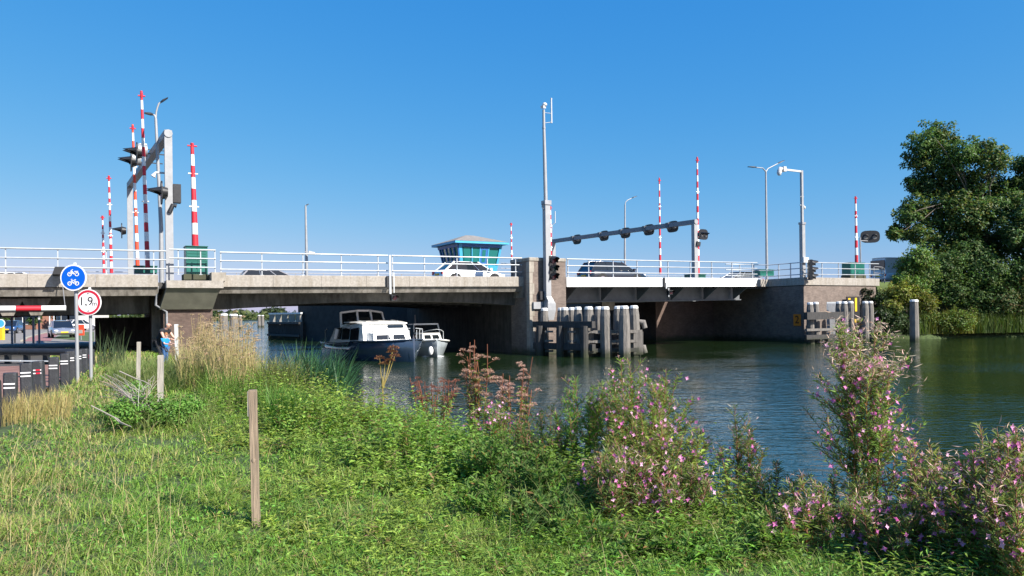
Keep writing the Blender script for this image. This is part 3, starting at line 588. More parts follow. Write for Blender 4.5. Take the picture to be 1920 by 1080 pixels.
# ------------------------------------------------------------------ raised barrier booms
def boom(xb, yb, xt, yt, t, label, col='red', w0=.15, nb=8, cab=None):
    s, zb = att(xb, yb, t); s2, ztp = att(xt, yt, t); o = thing('barrier_boom', label, 'barrier', bw(s, t, zb), ANG, 'raised red and white barrier booms')
    H = ztp - zb; dx = s2 - s; n = 2 * nb + 1
    for i in range(n):
        a, b = i / n, (i + 1) / n - .0015; r0, r1 = w0 * (1 - .5 * a) / 2, w0 * (1 - .5 * b) / 2
        p = MB(); p.tube([(dx * a, 0, H * a), (dx * b, 0, H * b)], [r0 * 1.1, r1 * 1.1], 8)
        p.build('band', col if i % 2 == 0 else 'white_paint', o)
    for a in (.38, .7, .97):
        p = MB(); r = w0 * .78; p.tube([(dx * a - r, -.02, H * a), (dx * a + r, -.02, H * a)], .035, 6); p.tube([(dx * a, -.02, H * a - .1), (dx * a, -.02, H * a + .12)], [.05, .075], 6); p.build('warning_lamp', 'red' if a > .8 else 'white_paint', o)
    return o
boom(277, 505, 265, 170, 3.0, 'tallest red and white boom, beside the slim street lamp on the left', w0=.20, nb=9)
boom(258, 500, 248.5, 233, 9.0, 'orange and white boom standing behind the left gantry beam', 'orange_red', .19, 8)
boom(209, 512, 204, 329, 14, 'thin red and white boom left of the gantry, taller of two', w0=.17, nb=8)
boom(195, 512, 192, 405, 16.6, 'thinnest red and white boom, shorter of two left of the gantry', w0=.15, nb=6)
boom(366, 461, 360, 268, .9, 'stout red and white boom rising from the big green cabinet', w0=.27, nb=4)
boom(960, 512, 958, 418, 16.5, 'short red and white boom just right of the turquoise cabin', w0=.15, nb=6)
boom(1034, 512, 1032, 386, 14, 'red and white boom close behind the grey camera mast', w0=.16, nb=7)
boom(1238, 514, 1236, 333, 13.5, 'red and white boom rising in front of the lane signal beam', w0=.19, nb=7)
boom(1309, 514, 1307, 294, 3.6, 'tall red and white boom next to the right gantry post', w0=.20, nb=9)
boom(1606, 492, 1604, 368, 1.2, 'red and white boom rising from the dark green cabinet on the right', w0=.23, nb=4)

def cabinet(xl, xr, yt, yb, t, label, dep=.8, m='cabinet_green', plinth=True):
    s0, s1 = S(xl, t, yb), S(xr, t, yb); zt_, zb_ = Z((xl + xr) / 2, yt, t), Z((xl + xr) / 2, yb, t); o = thing('barrier_cabinet', label, 'cabinet', bw(s0, t, zb_), ANG, 'barrier drive cabinets'); w_, h = s1 - s0, zt_ - zb_
    p = MB(); p.box(.03, w_ - .03, .02, dep, 0, h - .03); p.build('body', m, o)
    for a, b in ((.05, .515), (.525, .97)):
        p = MB(); p.box(w_ * a, w_ * b, -.0, .019, h * .04, h * .42); p.build('door', m, o)
        p = MB(); p.box(w_ * a, w_ * b, -.0, .019, h * .47, h * .93); p.build('upper_panel', m, o)
    for k in range(4): p = MB(); p.box(w_ * .1, w_ * .9, -.02, -.003, h * (.52 + k * .1), h * (.54 + k * .1)); p.build('louvre', m, o)
    p = MB(); p.box(0, w_, -.04, dep + .04, h - .028, h); p.build('lid', m, o)
    p = MB(); p.box(w_ * .47, w_ * .5, -.03, -.002, h * .2, h * .26); p.build('handle', 'black_plastic', o)
    if plinth: p = MB(); p.box(-.08, w_ + .05, -.05, dep, -.32, -.005); p.build('plinth', 'concrete_pale', o)
    return o
cabinet(348, 391, 461, 514, .35, 'big dark green cabinet on the corbel of the left pillar', 1.0)
cabinet(251, 296, 498, 512, 3.0, 'low green cabinet at the foot of the tallest boom', .9, plinth=False)
cabinet(1595, 1622, 492, 516, 1.0, 'dark green cabinet behind the railing on the right abutment', .8)
cabinet(1297, 1324, 514, 522, 3.6, 'flat green box at the foot of the boom by the right gantry', .8, plinth=False)
cabinet(1425, 1452, 505, 518, 8, 'pale green box between parked grey car and abutment railing', .8, plinth=False)

# ------------------------------------------------------------------ signal gantries
def signal_head(parent, base, face, w_=.95, h=.62, visor=.5, m='signal_black', front=True, name='signal_head'):
    # oval backboard with two lamps; face = outward horizontal direction in parent space
    f = Vector(face).normalized(); sdv = Vector((-f.y, f.x, 0)); c = Vector(base); n = 20; poly = []
    for k in range(n):
        a = 2 * math.pi * k / n; ca, sa = math.cos(a), math.sin(a)
        poly.append((math.copysign(abs(ca) ** .55, ca) * w_ / 2, math.copysign(abs(sa) ** .7, sa) * h / 2))
    p = MB(); p.loft([[c + sdv * x + Vector((0, 0, z)) + f * .0 for x, z in poly], [c + sdv * x + Vector((0, 0, z)) + f * .05 for x, z in poly]]); b = p.build(name, m, parent)
    p = MB()
    for sgn in (-1, 1):
        q_ = c + sdv * sgn * w_ * .23
        p.tube([q_ - f * .22, q_ + f * .001], [h * .2, h * .26], 12)
    p.build('lamp_housing', 'galvanised' if not front else m, b)
    for sgn in (-1, 1):
        q_ = c + sdv * sgn * w_ * .23 + f * .051; r = h * .24; v = MB(); k = 10
        rings = [[q_ + f * visor * e * max(.12, math.sin(a)) ** 1.3 + sdv * math.cos(a) * r * (1 - .25 * e) + Vector((0, 0, math.sin(a) * r * (1 - .3 * e) - r * .25 * e)) for a in np.linspace(-.2, math.pi + .2, k)] for e in (0, 1)]
        inn = [[x - Vector((0, 0, .0)) for x in r_] for r_ in rings]
        v.loft(rings, 0, False, False, False); v.loft([[x + (q_ - x).normalized() * .012 if True else x for x in r_] for r_ in rings], 0, False, False, False); v.build('visor', m, b)
        v = MB(); v.disc(q_, f, 0, r * .9, .01, 16); v.build('lamp', 'lens_grey' if not front else 'lamp_red', b)
    return b
def gantry(x0, yb0, yt0, x1, yb1, yt1, t0, t1, label, w_=.32):
    s0, z0 = att(x0, yt0, t0); s1, z1 = att(x1, yt1, t1); zb = zf(s0) - .35
    o = thing('signal_gantry', label, 'gantry', bw(s0, t0), ANG, 'portal gantries over the road')
    zt_ = z0; e = Vector((s1 - s0, t1 - t0, 0))
    p = MB(); p.box(-w_ / 2, w_ / 2, -w_ / 2, w_ / 2, zb, zt_ - w_); p.build('post', 'galv_pale', o)
    p = MB(); p.box(e.x - w_ / 2, e.x + w_ / 2, e.y - w_ / 2, e.y + w_ / 2, zb, zt_ - w_); p.build('post', 'galv_pale', o)
    p = MB(); p.bar((0, -w_ * .5, zt_ - w_ / 2), (e.x, e.y + w_ * .5, zt_ - w_ / 2), w_, w_ * .99); p.build('beam', 'gantry_grey', o)
    p = MB(); p.tube([(0, -w_ * .5 - .04, zt_ - w_ * .5), (0, -w_ * .5 - .001, zt_ - w_ * .5)], w_ * .55, 16); p.build('end_cap', 'galv_pale', o)
    for q_ in (Vector((0, 0, 0)), e): p = MB(); p.box(q_.x - .3, q_.x + .3, q_.y - .3, q_.y + .3, zb - .02, zb + .03); p.build('base_plate', 'galvanised', o)
    return o, e, zt_
# left gantry: traffic comes from the left, heads face left (-s)
g, e, zt_ = gantry(315, 505, 245, 243, 505, 336, .55, 16.0, 'big pale gantry over the left lanes with dark signal heads')
for fr, dz in ((.30, -.05), (.46, -.05)):
    c = e * fr; signal_head(g, (c.x - .75, c.y, zt_ - .16 + dz), (-1, 0, 0), .95, 1.35 * .75, .62, front=True)
    p = MB(); p.bar((c.x - .55, c.y, zt_ - .2), (c.x + .75, c.y, zt_ - .2), .05, .05); p.bar((c.x - .55, c.y + .25, zt_ + .05), (c.x + .6, c.y + .25, zt_ + .05), .04, .04); p.build('bracket', 'black_plastic', g)
    p = MB(); p.tube([(c.x - .72, c.y - .1, zt_ - .1), (c.x - .30, c.y - .1, zt_ - .1)], [.34, .30], 14); p.build('lamp_drum', 'galv_pale', g)
zq = Z(312, 362, .5); signal_head(g, (-.28, -.05, zq), (-1, 0, 0), .9, 1.05, .62)
p = MB(); p.box(.17, .5, -.2, .25, zq - .42, zq + .42); p.build('control_box', 'black_plastic', g)
p = MB(); p.tube([(.0, -.2, zq - .9), (.15, -.2, zq - .55), (.3, -.2, zq - .6)], .1, 8); p.build('cable_bracket', 'black_plastic', g)
zq = Z(238, 433, 16); signal_head(g, (e.x - .45, e.y, zq), (-1, 0, 0), .8, .95, .55)
p = MB(); p.tube([(-.02, .3, Z(300, 322, .6)), (-.5, .3, Z(300, 322, .6)), (-.62, .3, Z(297, 330, .6))], [.04, .05, .12], 8); p.build('camera_bracket', 'white_metal', g)
# right gantry: seen from behind, heads face right (+s)
g, e, zt_ = gantry(1302, 512, 412, 1037, 500, 455, 1.4, 16.5, 'grey gantry carrying five oval lane signals over the drawbridge', .30)
for xq in (1070, 1120, 1160, 1204, 1248):
    best = min(np.linspace(.02, .98, 200), key=lambda f_: abs((lambda P_: CX + F * (P_.x) / P_.y)(bw(S(1302, 1.4) + e.x * f_, 1.4 + e.y * f_)) - xq - 6))
    c = e * best; signal_head(g, (c.x + .32, c.y, zt_ - .22), (1, 0, 0), 1.15, .8, .3, front=False)
    p = MB(); p.box(c.x - .2, c.x + .3, c.y - .14, c.y + .14, zt_ - .34, zt_ + .03); p.build('clamp', 'steel_grey', g)
signal_head(g, (.62, -.15, Z(1321, 440, 1.3)), (.15, -1, 0), .95, .72, .35, front=False)
p = MB(); p.bar((0, -.1, Z(1310, 447, 1.4)), (.6, -.1, Z(1310, 447, 1.4)), .08, .12); p.bar((.1, -.2, Z(1310, 462, 1.4)), (.16, -.2, Z(1310, 454, 1.4)), .14, .3); p.build('bracket', 'black_plastic', g)
# big twin lamp warning board at the right end
s, zc_ = att(1628, 444, 2.2); o = thing('warning_signal', 'large black oval warning light board on a thin post', 'signal light', bw(S(1614, 2.2), 2.2), ANG)
dxs = s - S(1614, 2.2); signal_head(o, (dxs + .08, -.1, zc_), (-.6, -.8, 0), 1.5, 1.0, .25, front=False, name='backboard')
p = MB(); p.tube([(0, 0, zf(30) - .3), (0, 0, zc_ - .1)], .06, 8); p.tube([(0, 0, zc_ - .35), (dxs, 0, zc_ - .35)], .04, 6); p.build('post', 'galvanised', o)

# ------------------------------------------------------------------ masts, lamps, cameras
s, z = att(1027, 597, -1.0); o = thing('camera_mast', 'tall grey mast with camera and aerial on the front of the brick pier', 'mast', bw(s, -1.0), ANG)
zz = lambda y: Z(1022, y, -1.0)
p = MB(); p.box(-.15, .17, -.14, .18, zz(556), zz(378)); p.build('lower_mast', 'galv_pale', o)
p = MB(); p.box(-.2, .22, -.19, .23, zz(384), zz(376)); p.tube([(-.2, 0, zz(380)), (-.3, 0, zz(388)), (-.17, 0, zz(394))], .025, 6); p.build('collar', 'galvanised', o)
p = MB(); p.tube([(-.03, .02, zz(377)), (-.06, .02, zz(300)), (-.09, .02, zz(240)), (-.09, .02, zz(206))], [.115, .105, .085, .075], 10); p.build('upper_pole', 'galv_pale', o)
p = MB(); p.tube([(-.09, .02, zz(242)), (-.09, .02, zz(238))], .1, 10); p.build('joint_ring', 'galvanised', o)
p = MB(); p.bar((-.3, -.15, zz(203)), (.02, .1, zz(200)), .16, .15); p.ball((-.02, .02, zz(196)), .14, .14, .12, 10, 7); p.build('camera', 'white_metal', o)
p = MB(); p.tube([(-.09, .02, zz(211)), (.42, .02, zz(211))], .018, 5); p.tube([(-.09, .02, zz(231)), (.3, .02, zz(228)), (.42, .02, zz(227))], .018, 5); p.build('aerial_bracket', 'galvanised', o)
p = MB(); p.tube([(.42, .02, zz(229)), (.42, .02, zz(186)), (.42, .02, zz(182))], [.05, .042, .055], 8); p.build('aerial', 'white_metal', o)
p = MB(); p.loft([[(-.16, -.16, zz(556)), (.16, -.16, zz(556)), (.16, .16, zz(556)), (-.16, .16, zz(556))], [(-.1, -.24, zz(563)), (.26, -.24, zz(563)), (.26, .3, zz(563)), (-.1, .3, zz(563))], [(-.14, -.26, zz(569)), (.38, -.26, zz(569)), (.38, .34, zz(569)), (-.14, .34, zz(569))], [(-.14, -.26, zz(582)), (.38, -.26, zz(582)), (.38, .34, zz(582)), (-.14, .34, zz(582))], [(-.08, -.2, zz(600)), (.28, -.2, zz(600)), (.28, .34, zz(600)), (-.08, .34, zz(600))]]); p.build('foot', 'galv_pale', o)
p = MB(); p.box(-.78, -.2, .2, .35, zz(579), zz(566)); p.build('wall_bracket', 'galv_pale', o)
p = MB(); p.box(-.4, -.12, .1, .34, zz(562), zz(546)); p.build('junction_box', 'black_plastic', o)
# boat traffic lights: three lamps with visors
def boat_signal(x, yt, yb, t, label, cols, face=(.25, -1, 0), sc=1.0):
    s, _ = att(x, (yt + yb) / 2, t); z0, z1 = Z(x, yb, t), Z(x, yt, t); o = thing('boat_signal', label, 'signal light', bw(s, t), ANG, 'three lamp boat signals'); f = Vector(face).normalized(); sv = Vector((-f.y, f.x, 0)); h = z1 - z0; r = h / 6.6
    p = MB(); q0 = [sv * a + f * b for a, b in ((-r * 1.2, -r * .9), (r * 1.2, -r * .9), (r * 1.2, 0), (-r * 1.2, 0))]
    p.loft([[(v.x, v.y, z0) for v in q0], [(v.x, v.y, z1) for v in q0]]); p.build('housing', 'signal_black', o)
    for i, cl in enumerate(cols):
        zc = z1 - h * (i + .5) / 3; c = Vector((0, 0, zc)); p = MB(); p.disc(c + f * .003, f, 0, r * .95, .02, 18); p.build('lamp', cl, o)
        v = MB(); k = 12; an = np.linspace(-.5, math.pi + .5, k)
        rg = lambda rr: [[c + sv * math.cos(a) * rr + Vector((0, 0, math.sin(a) * rr)) + f * (.0 if e_ == 0 else r * (1.9 if .6 < a < 2.6 else 1.0)) - Vector((0, 0, r * .35 * e_)) for a in an] for e_ in (0, 1)]
        A, B_ = rg(r * 1.1), rg(r * 1.04); v.loft(A, 0, False, False, False); v.loft(B_, 0, False, False, False); v.build('visor', 'signal_black', o)
    return o, f
o, f = boat_signal(1037, 480, 525, -1.15, 'three lamp boat signal fixed to the mast on the brick pier', ('lamp_red', 'lamp_green', 'lamp_red'), (.12, -1, 0))
p = MB(); z_ = Z(1037, 500, -1.1); p.bar((-.35, .1, z_), (0, .12, z_), .05, .06); p.bar((-.35, .1, z_ + .5), (0, .12, z_ + .5), .05, .06); p.build('bracket', 'galvanised', o)
o, f = boat_signal(1522, 487, 525, -.5, 'dark three lamp boat signal at the corner of the right abutment', ('lamp_red', 'lamp_green', 'lamp_red'), (1, -.75, 0))
p = MB(); z_ = Z(1520, 512, -.4); p.bar((-.1, .6, z_), (-.05, .1, z_), .06, .07); p.bar((-.1, .6, z_ - .45), (-.05, .1, z_ - .45), .06, .07); p.build('bracket', 'galvanised', o)
# small hanging signals under the spans
def hanging(x, y0, y1, t, label, xl, yl, red=True):
    s, z0 = att(x, y0, t); z1 = Z(x, y1, t); sl, zl = att(xl, yl, t); o = thing('hanging_signal', label, 'signal light', bw(s, t), ANG, 'signals hung on the bridge edge')
    p = MB(); p.bar((0, 0, z1), (0, 0, z0), .1, .07); p.bar((.2, .0, z1 + .05), (.2, 0, z0 - .9), .05, .04); p.build('hanger', 'white_metal', o)
    p = MB(); p.box(-.18, -.06, .0, .12, zf(s) - .6, zf(s) - .02); p.build('edge_clamp', 'black_plastic', o)
    dx = sl - s; p = MB(); p.cbox(dx - .17, dx + .17, -.05, .2, zl - .16, zl + .14, .03); p.bar((0, .05, z1 + .03), (dx, .05, zl + .05), .05, .06); p.build('lamp_box', 'signal_black', o)
    p = MB(); p.disc((dx + .03, -.052, zl), (0, -1, 0), 0, .11, .02, 16); p.build('lamp', 'lamp_red', o)
    p = MB(); p.loft([[(dx + .03 + math.cos(a) * .13, e_, zl + math.sin(a) * .13) for a in np.linspace(0, math.pi, 8)] for e_ in (-.05, -.28)], 0, False, False, False); p.build('visor', 'signal_black', o)
hanging(731, 478, 551, -.12, 'small red boat lamp hung on a pale post from the concrete span', 739, 558)
hanging(1249, 530, 541, -.1, 'small dark lamp hung under the white drawbridge edge', 1257, 548)
# floodlight clamped on the left edge, with the cable down to the height bar
s, z = att(110, 509, -.35); o = thing('floodlight', 'black floodlight box clamped to the concrete edge above the height bar', 'floodlight', bw(s, -.35), ANG)
p = MB(); p.loft([[(-.22, -.3, z - .13), (.18, -.3, z - .13), (.2, .05, z - .2), (-.2, .05, z - .2)], [(-.12, -.3, z + .18), (.24, -.3, z + .18), (.26, .05, z + .18), (-.1, .05, z + .18)]]); p.build('lamp_box', 'black_plastic', o)
p = MB(); p.bar((.0, .0, z), (.0, .5, z + .02), .08, .1); p.build('arm', 'galvanised', o)
# street lamps
def lamp(xb, yb, xt, yt, t, heads, label, r=.08, arm_r=.035, mhead='galvanised'):
    s, zb = att(xb, yb, t); s2, zt_ = att(xt, yt, t); o = thing('street_lamp', label, 'street lamp', bw(s, t), ANG, 'street lamps along the road')
    p = MB(); p.tube([(0, 0, zf(s) - .4), (0, 0, (zb + zt_) / 2 * .6 + zb * .4), (s2 - s, 0, zt_)], [r * 1.25, r, r * .65], 10); p.build('pole', 'galv_pale', o)
    for pts, hl in heads:
        P_ = []
        for x, y in pts: a, b = att(x, y, t); P_.append(Vector((a - s, 0, b)))
        q0 = MB(); q0.tube([Vector((s2 - s, 0, zt_))] + P_, [arm_r * 1.3] + [arm_r] * len(P_), 8); ar = q0.build('arm', 'galv_pale', o)
        e0 = P_[-1]; d = Vector((P_[-1].x - P_[-2].x if len(P_) > 1 else P_[-1].x - (s2 - s), 0, 0)).normalized(); h = MB()
        up = Vector((0, 0, 1)); sl = (P_[-1] - (P_[-2] if len(P_) > 1 else Vector((s2 - s, 0, zt_)))).normalized()
        sec = lambda c, w_, hh: [c + Vector((0, -w_, 0)) - up * hh * .3, c + Vector((0, w_, 0)) - up * hh * .3, c + Vector((0, w_ * .7, 0)) + up * hh, c + Vector((0, -w_ * .7, 0)) + up * hh]
        h.loft([sec(e0, .06, .05), sec(e0 + sl * hl * .3, .15, .07), sec(e0 + sl * hl, .12, .03)]); h.build('lamp_head', 'black_plastic', ar)
    return o
lamp(303, 510, 292, 222, 1.9, [([(293, 210), (295, 202), (298, 194), (300.5, 192.5)], .42), ([(290, 216), (287.5, 215.5)], .38)], 'slim street lamp with two heads beside the tallest boom', .095, .04)
lamp(1438, 517, 1436, 322, 11, [([(1430, 315), (1418, 314)], 1.0), ([(1440, 316), (1458, 307)], .9)], 'double armed street lamp above the drawbridge end', .11, .05)
lamp(1172, 512, 1172, 384, 26, [([(1173, 379), (1177, 375), (1184, 372)], .75)], 'street lamp with one curved arm behind the lane signals', .11, .045)
lamp(575, 512, 573, 386, 17, [([(574, 385.5)], .2)], 'thin plain pole behind the middle span railing', .10, .06)
# CCTV poles
s, _ = att(1505, 500, .35); o = thing('camera_pole', 'square grey pole with white dome camera on a side arm', 'camera pole', bw(s, .35), ANG)
zz = lambda y: Z(1505, y, .35); sx = lambda x, y=322: S(x, .35, y) - s
p = MB(); p.box(-.15, .15, -.14, .14, zf(s) - .1, zz(418)); p.build('lower_pole', 'galv_pale', o)
p = MB(); p.box(-.085, .085, -.08, .08, zz(418), zz(320)); p.build('upper_pole', 'galv_pale', o)
p = MB(); p.box(-.19, .19, -.18, .18, zz(421), zz(417)); p.build('collar', 'galvanised', o)
p = MB(); p.bar((.085, 0, zz(322)), (sx(1470), 0, zz(322)), .12, .13); p.build('arm', 'white_metal', o)
p = MB(); p.box(sx(1472), sx(1467), -.14, .14, zz(326), zz(317)); p.tube([(sx(1466.5), 0, zz(321)), (sx(1463), 0, zz(321)), (sx(1461.5), 0, zz(326)), (sx(1461), 0, zz(330))], [.1, .15, .17, .17], 10); p.ball((sx(1461), 0, zz(331)), .15, .15, .13, 10, 6); p.build('dome_camera', 'white_metal', o)
p = MB(); p.tube([(-.16, 0, zz(369)), (.16, 0, zz(369))], .04, 6); p.tube([(-.2, 0, zz(385)), (.2, 0, zz(385))], .04, 6); p.ball((.24, 0, zz(389)), .1, .1, .14, 8, 6); p.build('speaker', 'white_metal', o)
p = MB(); p.box(-.3, .25, -.35, -.15, zz(493), zz(483)); p.build('junction_box', 'white_metal', o)
p = MB(); p.disc((.32, -.5, zz(514)), (0, -1, 0), .12, .2, .06, 20); p.build('cable_coil', 'black_plastic', o)
s, z = att(583, 473, 16.5); o = thing('bridge_camera', 'small white camera on the thin plain pole', 'camera', bw(s, 16.5), ANG)
p = MB(); p.bar((-.15, 0, z), (.25, -.1, z - .1), .2, .2); p.build('camera_body', 'white_metal', o); p = MB(); p.bar((-.45, 0, z + .02), (-.1, 0, z + .02), .05, .05); p.build('arm', 'galvanised', o)
s, z = att(1041, 420, 16.5); o = thing('aerial', 'thin white aerial above the end of the lane signal beam', 'aerial', bw(s, 16.5), ANG)
p = MB(); p.tube([(0, 0, Z(1041, 418, 16.5)), (0, 0, Z(1041, 396, 16.5))], .04, 6); p.build('rod', 'white_metal', o); p = MB(); p.tube([(0, 0, Z(1041, 418, 16.5)), (-.3, 0, Z(1041, 422, 16.5)), (-.32, 0, zf(10))], .03, 6); p.build('bracket', 'galvanised', o)

# ------------------------------------------------------------------ height bars over the path
def height_bar(x0, x1, y, t, label, r=.125, off=0, chain=True):
    s1, z = att(x1, y, t); s0 = S(x0, t, y); o = thing('height_bar', label, 'height bar', bw(s0, t, z), ANG, 'striped height bars at the underpass'); L_ = s1 - s0; n = max(3, round(L_ / .92)); 
    for i in range(n):
        p = MB(); p.tube([(L_ - (i + .004) * L_ / n, 0, 0), (L_ - (i + .996) * L_ / n, 0, 0)], r, 12); p.build('band', 'white_paint' if i % 2 == 0 else 'red', o)
    if chain: p = MB(); p.tube([(L_ - .04, 0, r), (L_ - .17, .0, 1.55)], .018, 5); p.build('cable', 'galvanised', o); p = MB(); p.tube([(.3, 0, r), (.2, 0, 1.9)], .018, 5); p.build('cable', 'galvanised', o)
    return o
height_bar(-70, 124, 578, -.3, 'near red and white height bar hung on a cable under the bridge', .115)
o = height_bar(-30, 72, 590, 19.5, 'far red and white height bar at the back of the underpass', .16, chain=False)
for xx in (22, 45, 62, 73):
    s, z = att(xx, 590, 19.7); s0 = S(-30, 19.5, 590); p = MB(); p.box(s - s0 - .06, s - s0 + .06, .2, .32, .75 - Z(72, 590, 19.5), .2); p.build('leg', 'white_metal', o)

# ------------------------------------------------------------------ cars
def lerp(a, b, t): return a + (b - a) * t
def car(label, loc, rz, paint, L_=4.4, Wd=1.78, H=1.47, kind='hatch', plate='yellow', group='cars on the road', name='car', cat='car'):
    o = thing(name, label, cat, loc, rz, group)          # front is +x
    hw = Wd / 2; zs = .24
    # lower body: (x, belt height, half width, sill height)
    belt = .88 if kind != 'suv' else .98
    hood = belt - .06
    st = [(-L_ / 2, .55, .86, .42), (-L_ / 2 + .05, belt - .02, .93, .34), (-L_ / 2 + .35, belt + .02, .98, .26), (-L_ * .25, belt + .02, 1, zs), (0, belt, 1, zs), (L_ * .18, belt - .02, 1, zs), (L_ * .3, hood, .985, zs + .02), (L_ / 2 - .35, hood - .1, .95, .26), (L_ / 2 - .08, hood - .22, .88, .28), (L_ / 2, .52, .78, .36)]
    p = MB(); rings = []
    for x, zt_, k, z0 in st:
        w_ = hw * k; zm = lerp(z0, zt_, .55)
        rings.append([(x, -w_ * .93, z0), (x, -w_, lerp(z0, zm, .5)), (x, -w_, zm), (x, -w_ * .94, zt_ - .05), (x, -w_ * .84, zt_), (x, 0, zt_ + .03), (x, w_ * .84, zt_), (x, w_ * .94, zt_ - .05), (x, w_, zm), (x, w_, lerp(z0, zm, .5)), (x, w_ * .93, z0)])
    p.loft(rings, 0, True, True, True, True); p.build('body', paint, o)
    if kind == 'suv': A, B_, C_, D_ = -L_ / 2 + .12, -L_ / 2 + .55, L_ * .06, L_ * .29
    elif kind == 'estate': A, B_, C_, D_ = -L_ / 2 + .1, -L_ / 2 + .55, L_ * .05, L_ * .28
    elif kind == 'van': A, B_, C_, D_ = -L_ / 2 + .03, -L_ / 2 + .12, L_ * .22, L_ * .40
    else: A, B_, C_, D_ = -L_ / 2 + .18, -L_ / 2 + .85, L_ * .06, L_ * .29
    tw = hw * .70; bw_ = hw * .86; zb = belt - .03; zr = H - .07
    p = MB(); g = lambda x, w_, z: [(x, -w_, z), (x, w_, z)]
    lo = [(A, -bw_, zb), (D_, -bw_ * .95, zb), (D_, bw_ * .95, zb), (A, bw_, zb)]; hi = [(B_, -tw, zr), (C_, -tw, zr), (C_, tw, zr), (B_, tw, zr)]
    p.loft([lo, hi]); p.build('windows', paint if kind == 'van' else 'car_glass', o)
    p = MB(); xs = np.linspace(B_ - .06, C_ + .08, 6); rg = []
    for i, x in enumerate(xs):
        zt_ = H - .02 - .05 * ((i - 2.2) / 3) ** 2; rg.append([(x, -tw - .02, zr - .015), (x, -tw * .9, zt_ - .02), (x, 0, zt_), (x, tw * .9, zt_ - .02), (x, tw + .02, zr - .015)])
    p.loft(rg, 0, True, True, True, True); p.build('roof', paint, o)
    if kind != 'van':
        for fr, wdt in ((0, .10), (.72, .035), (1.0, .055)) if kind == 'hatch' else ((0, .10), (.36, .06), (.70, .05), (1.0, .06)):          # pillars on both sides
            for sg in (-1, 1):
                p = MB(); x0, x1 = lerp(A, D_, fr), lerp(B_, C_, fr); p.bar((x0, sg * (bw_ * lerp(1, .95, fr) + .004), zb - .02), (x1, sg * (tw + .004), zr + .01), .03, wdt); p.build('pillar', paint, o)
    for sx in (-L_ * .31, L_ * .30):
        for sg in (-1, 1):
            r = .33 if kind != 'suv' else .36; c = (sx, sg * (hw - .1), r)
            arch = MB(); arch.disc((sx, sg * (hw + .004), r + .01), (0, sg, 0), r * .98, r * 1.14, .006, 24); arch.build('wheel_arch', 'black_plastic', o)
            p = MB(); p.tube([(sx, sg * (hw - .19), r), (sx, sg * (hw + .012), r)], r, 20); t_ = p.build('wheel', 'tyre', o)
            p = MB(); p.disc((sx, sg * (hw + .013), r), (0, sg, 0), 0, r * .62, .012, 18); p.build('rim', 'chrome', t_)
    for sg in (-1, 1):
        p = MB(); p.ball((L_ / 2 - .16, sg * hw * .66, hood - .21), .16, .17, .075, 10, 6); p.build('headlight', 'sign_white', o)
        p = MB(); p.box(-L_ / 2 - .003, -L_ / 2 + .1, sg * hw * .74 - .12, sg * hw * .74 + .12, belt - .25, belt - .06); p.build('tail_light', 'red', o)
        p = MB(); p.cbox(D_ - .35, D_ - .18, sg * (hw + .08) - .09, sg * (hw + .08) + .09, belt, belt + .13, .02); p.build('mirror', paint, o)
    p = MB(); p.box(L_ / 2 - .02, L_ / 2 + .035, -.26, .26, .42, .53); p.build('number_plate', plate, o)
    p = MB(); p.box(L_ / 2 - .12, L_ / 2 + .02, -hw * .62, hw * .62, .30, .40); p.build('lower_grille', 'black_plastic', o)
    p = MB(); p.box(-L_ / 2 - .03, -L_ / 2 + .02, -.26, .26, .58, .69); p.build('number_plate', plate, o)
    return o
def bridge_car(x, t, label, paint, flip=False, dz=0, **k):
    s = S(x, t, 510); return car(label, bw(s, t, ZR(s) + .01 + dz), ANG + (math.pi if flip else 0), paint, **k)
bridge_car(880, 4.2, 'white hatchback crossing the middle span in front of the cabin', 'car_white', L_=4.25, H=1.45, kind='hatch')
o = bridge_car(1148, 4.6, 'dark estate car with roof rails crossing the white drawbridge', 'car_black', L_=4.75, H=1.62, kind='suv', Wd=1.85)
for sg in (-1, 1): p = MB(); p.tube([(-1.5, sg * .62, 1.6), (-1.35, sg * .62, 1.67), (.2, sg * .62, 1.67), (.35, sg * .62, 1.6)], .022, 6); p.build('roof_rail', 'chrome', o)
bridge_car(1384, 10.5, 'grey car at the drawbridge end, only roof and windows showing', 'car_silver', True, L_=4.5, H=1.45, kind='hatch')
bridge_car(513, 14.0, 'silver estate on the middle span, only roof showing above the edge', 'car_silver', L_=4.6, H=1.4, kind='estate')
bridge_car(34, 15.2, 'white car at the far left end of the bridge', 'car_white', L_=4.5, H=1.34, kind='hatch', dz=-.12)
s = S(1672, 6, 505); o = car('white panel van half hidden behind the bushes right of the bridge', bw(s, 5.2, 4.58), ANG - .12, 'van_white', L_=5.4, Wd=2.0, H=2.35, kind='van', group='cars on the road', name='van', cat='van')
p = MB(); p.box(-2.74, -2.70, -.75, .75, 1.25, 2.05); p.build('rear_window', 'car_glass', o)
# cars beyond the underpass
def pcar(x, y, d, rz, label, paint, **k): P_ = atd(x, y, d); return car(label, (P_.x, P_.y, .735), rz, paint, group='cars beyond the underpass', **k)
vd = lambda x: math.atan2(-1, -(x - CX) / F)
pcar(116, 634, 63, vd(116) + .1, 'silver blue hatchback with yellow plate facing the underpass', 'car_silver', L_=4.0, H=1.48)
pcar(22, 621, 86, vd(22) - .25, 'dark blue car on the road at the far left', 'car_blue', L_=4.2, H=1.5)
pcar(149, 612, 98, vd(149) + 2.2, 'white hatchback parked behind the sign poles', 'car_white', L_=4.1, H=1.5)
pcar(170, 607, 120, vd(170) + 1.2, 'grey car parked far off behind the round white sign', 'car_silver', L_=4.3, H=1.5)

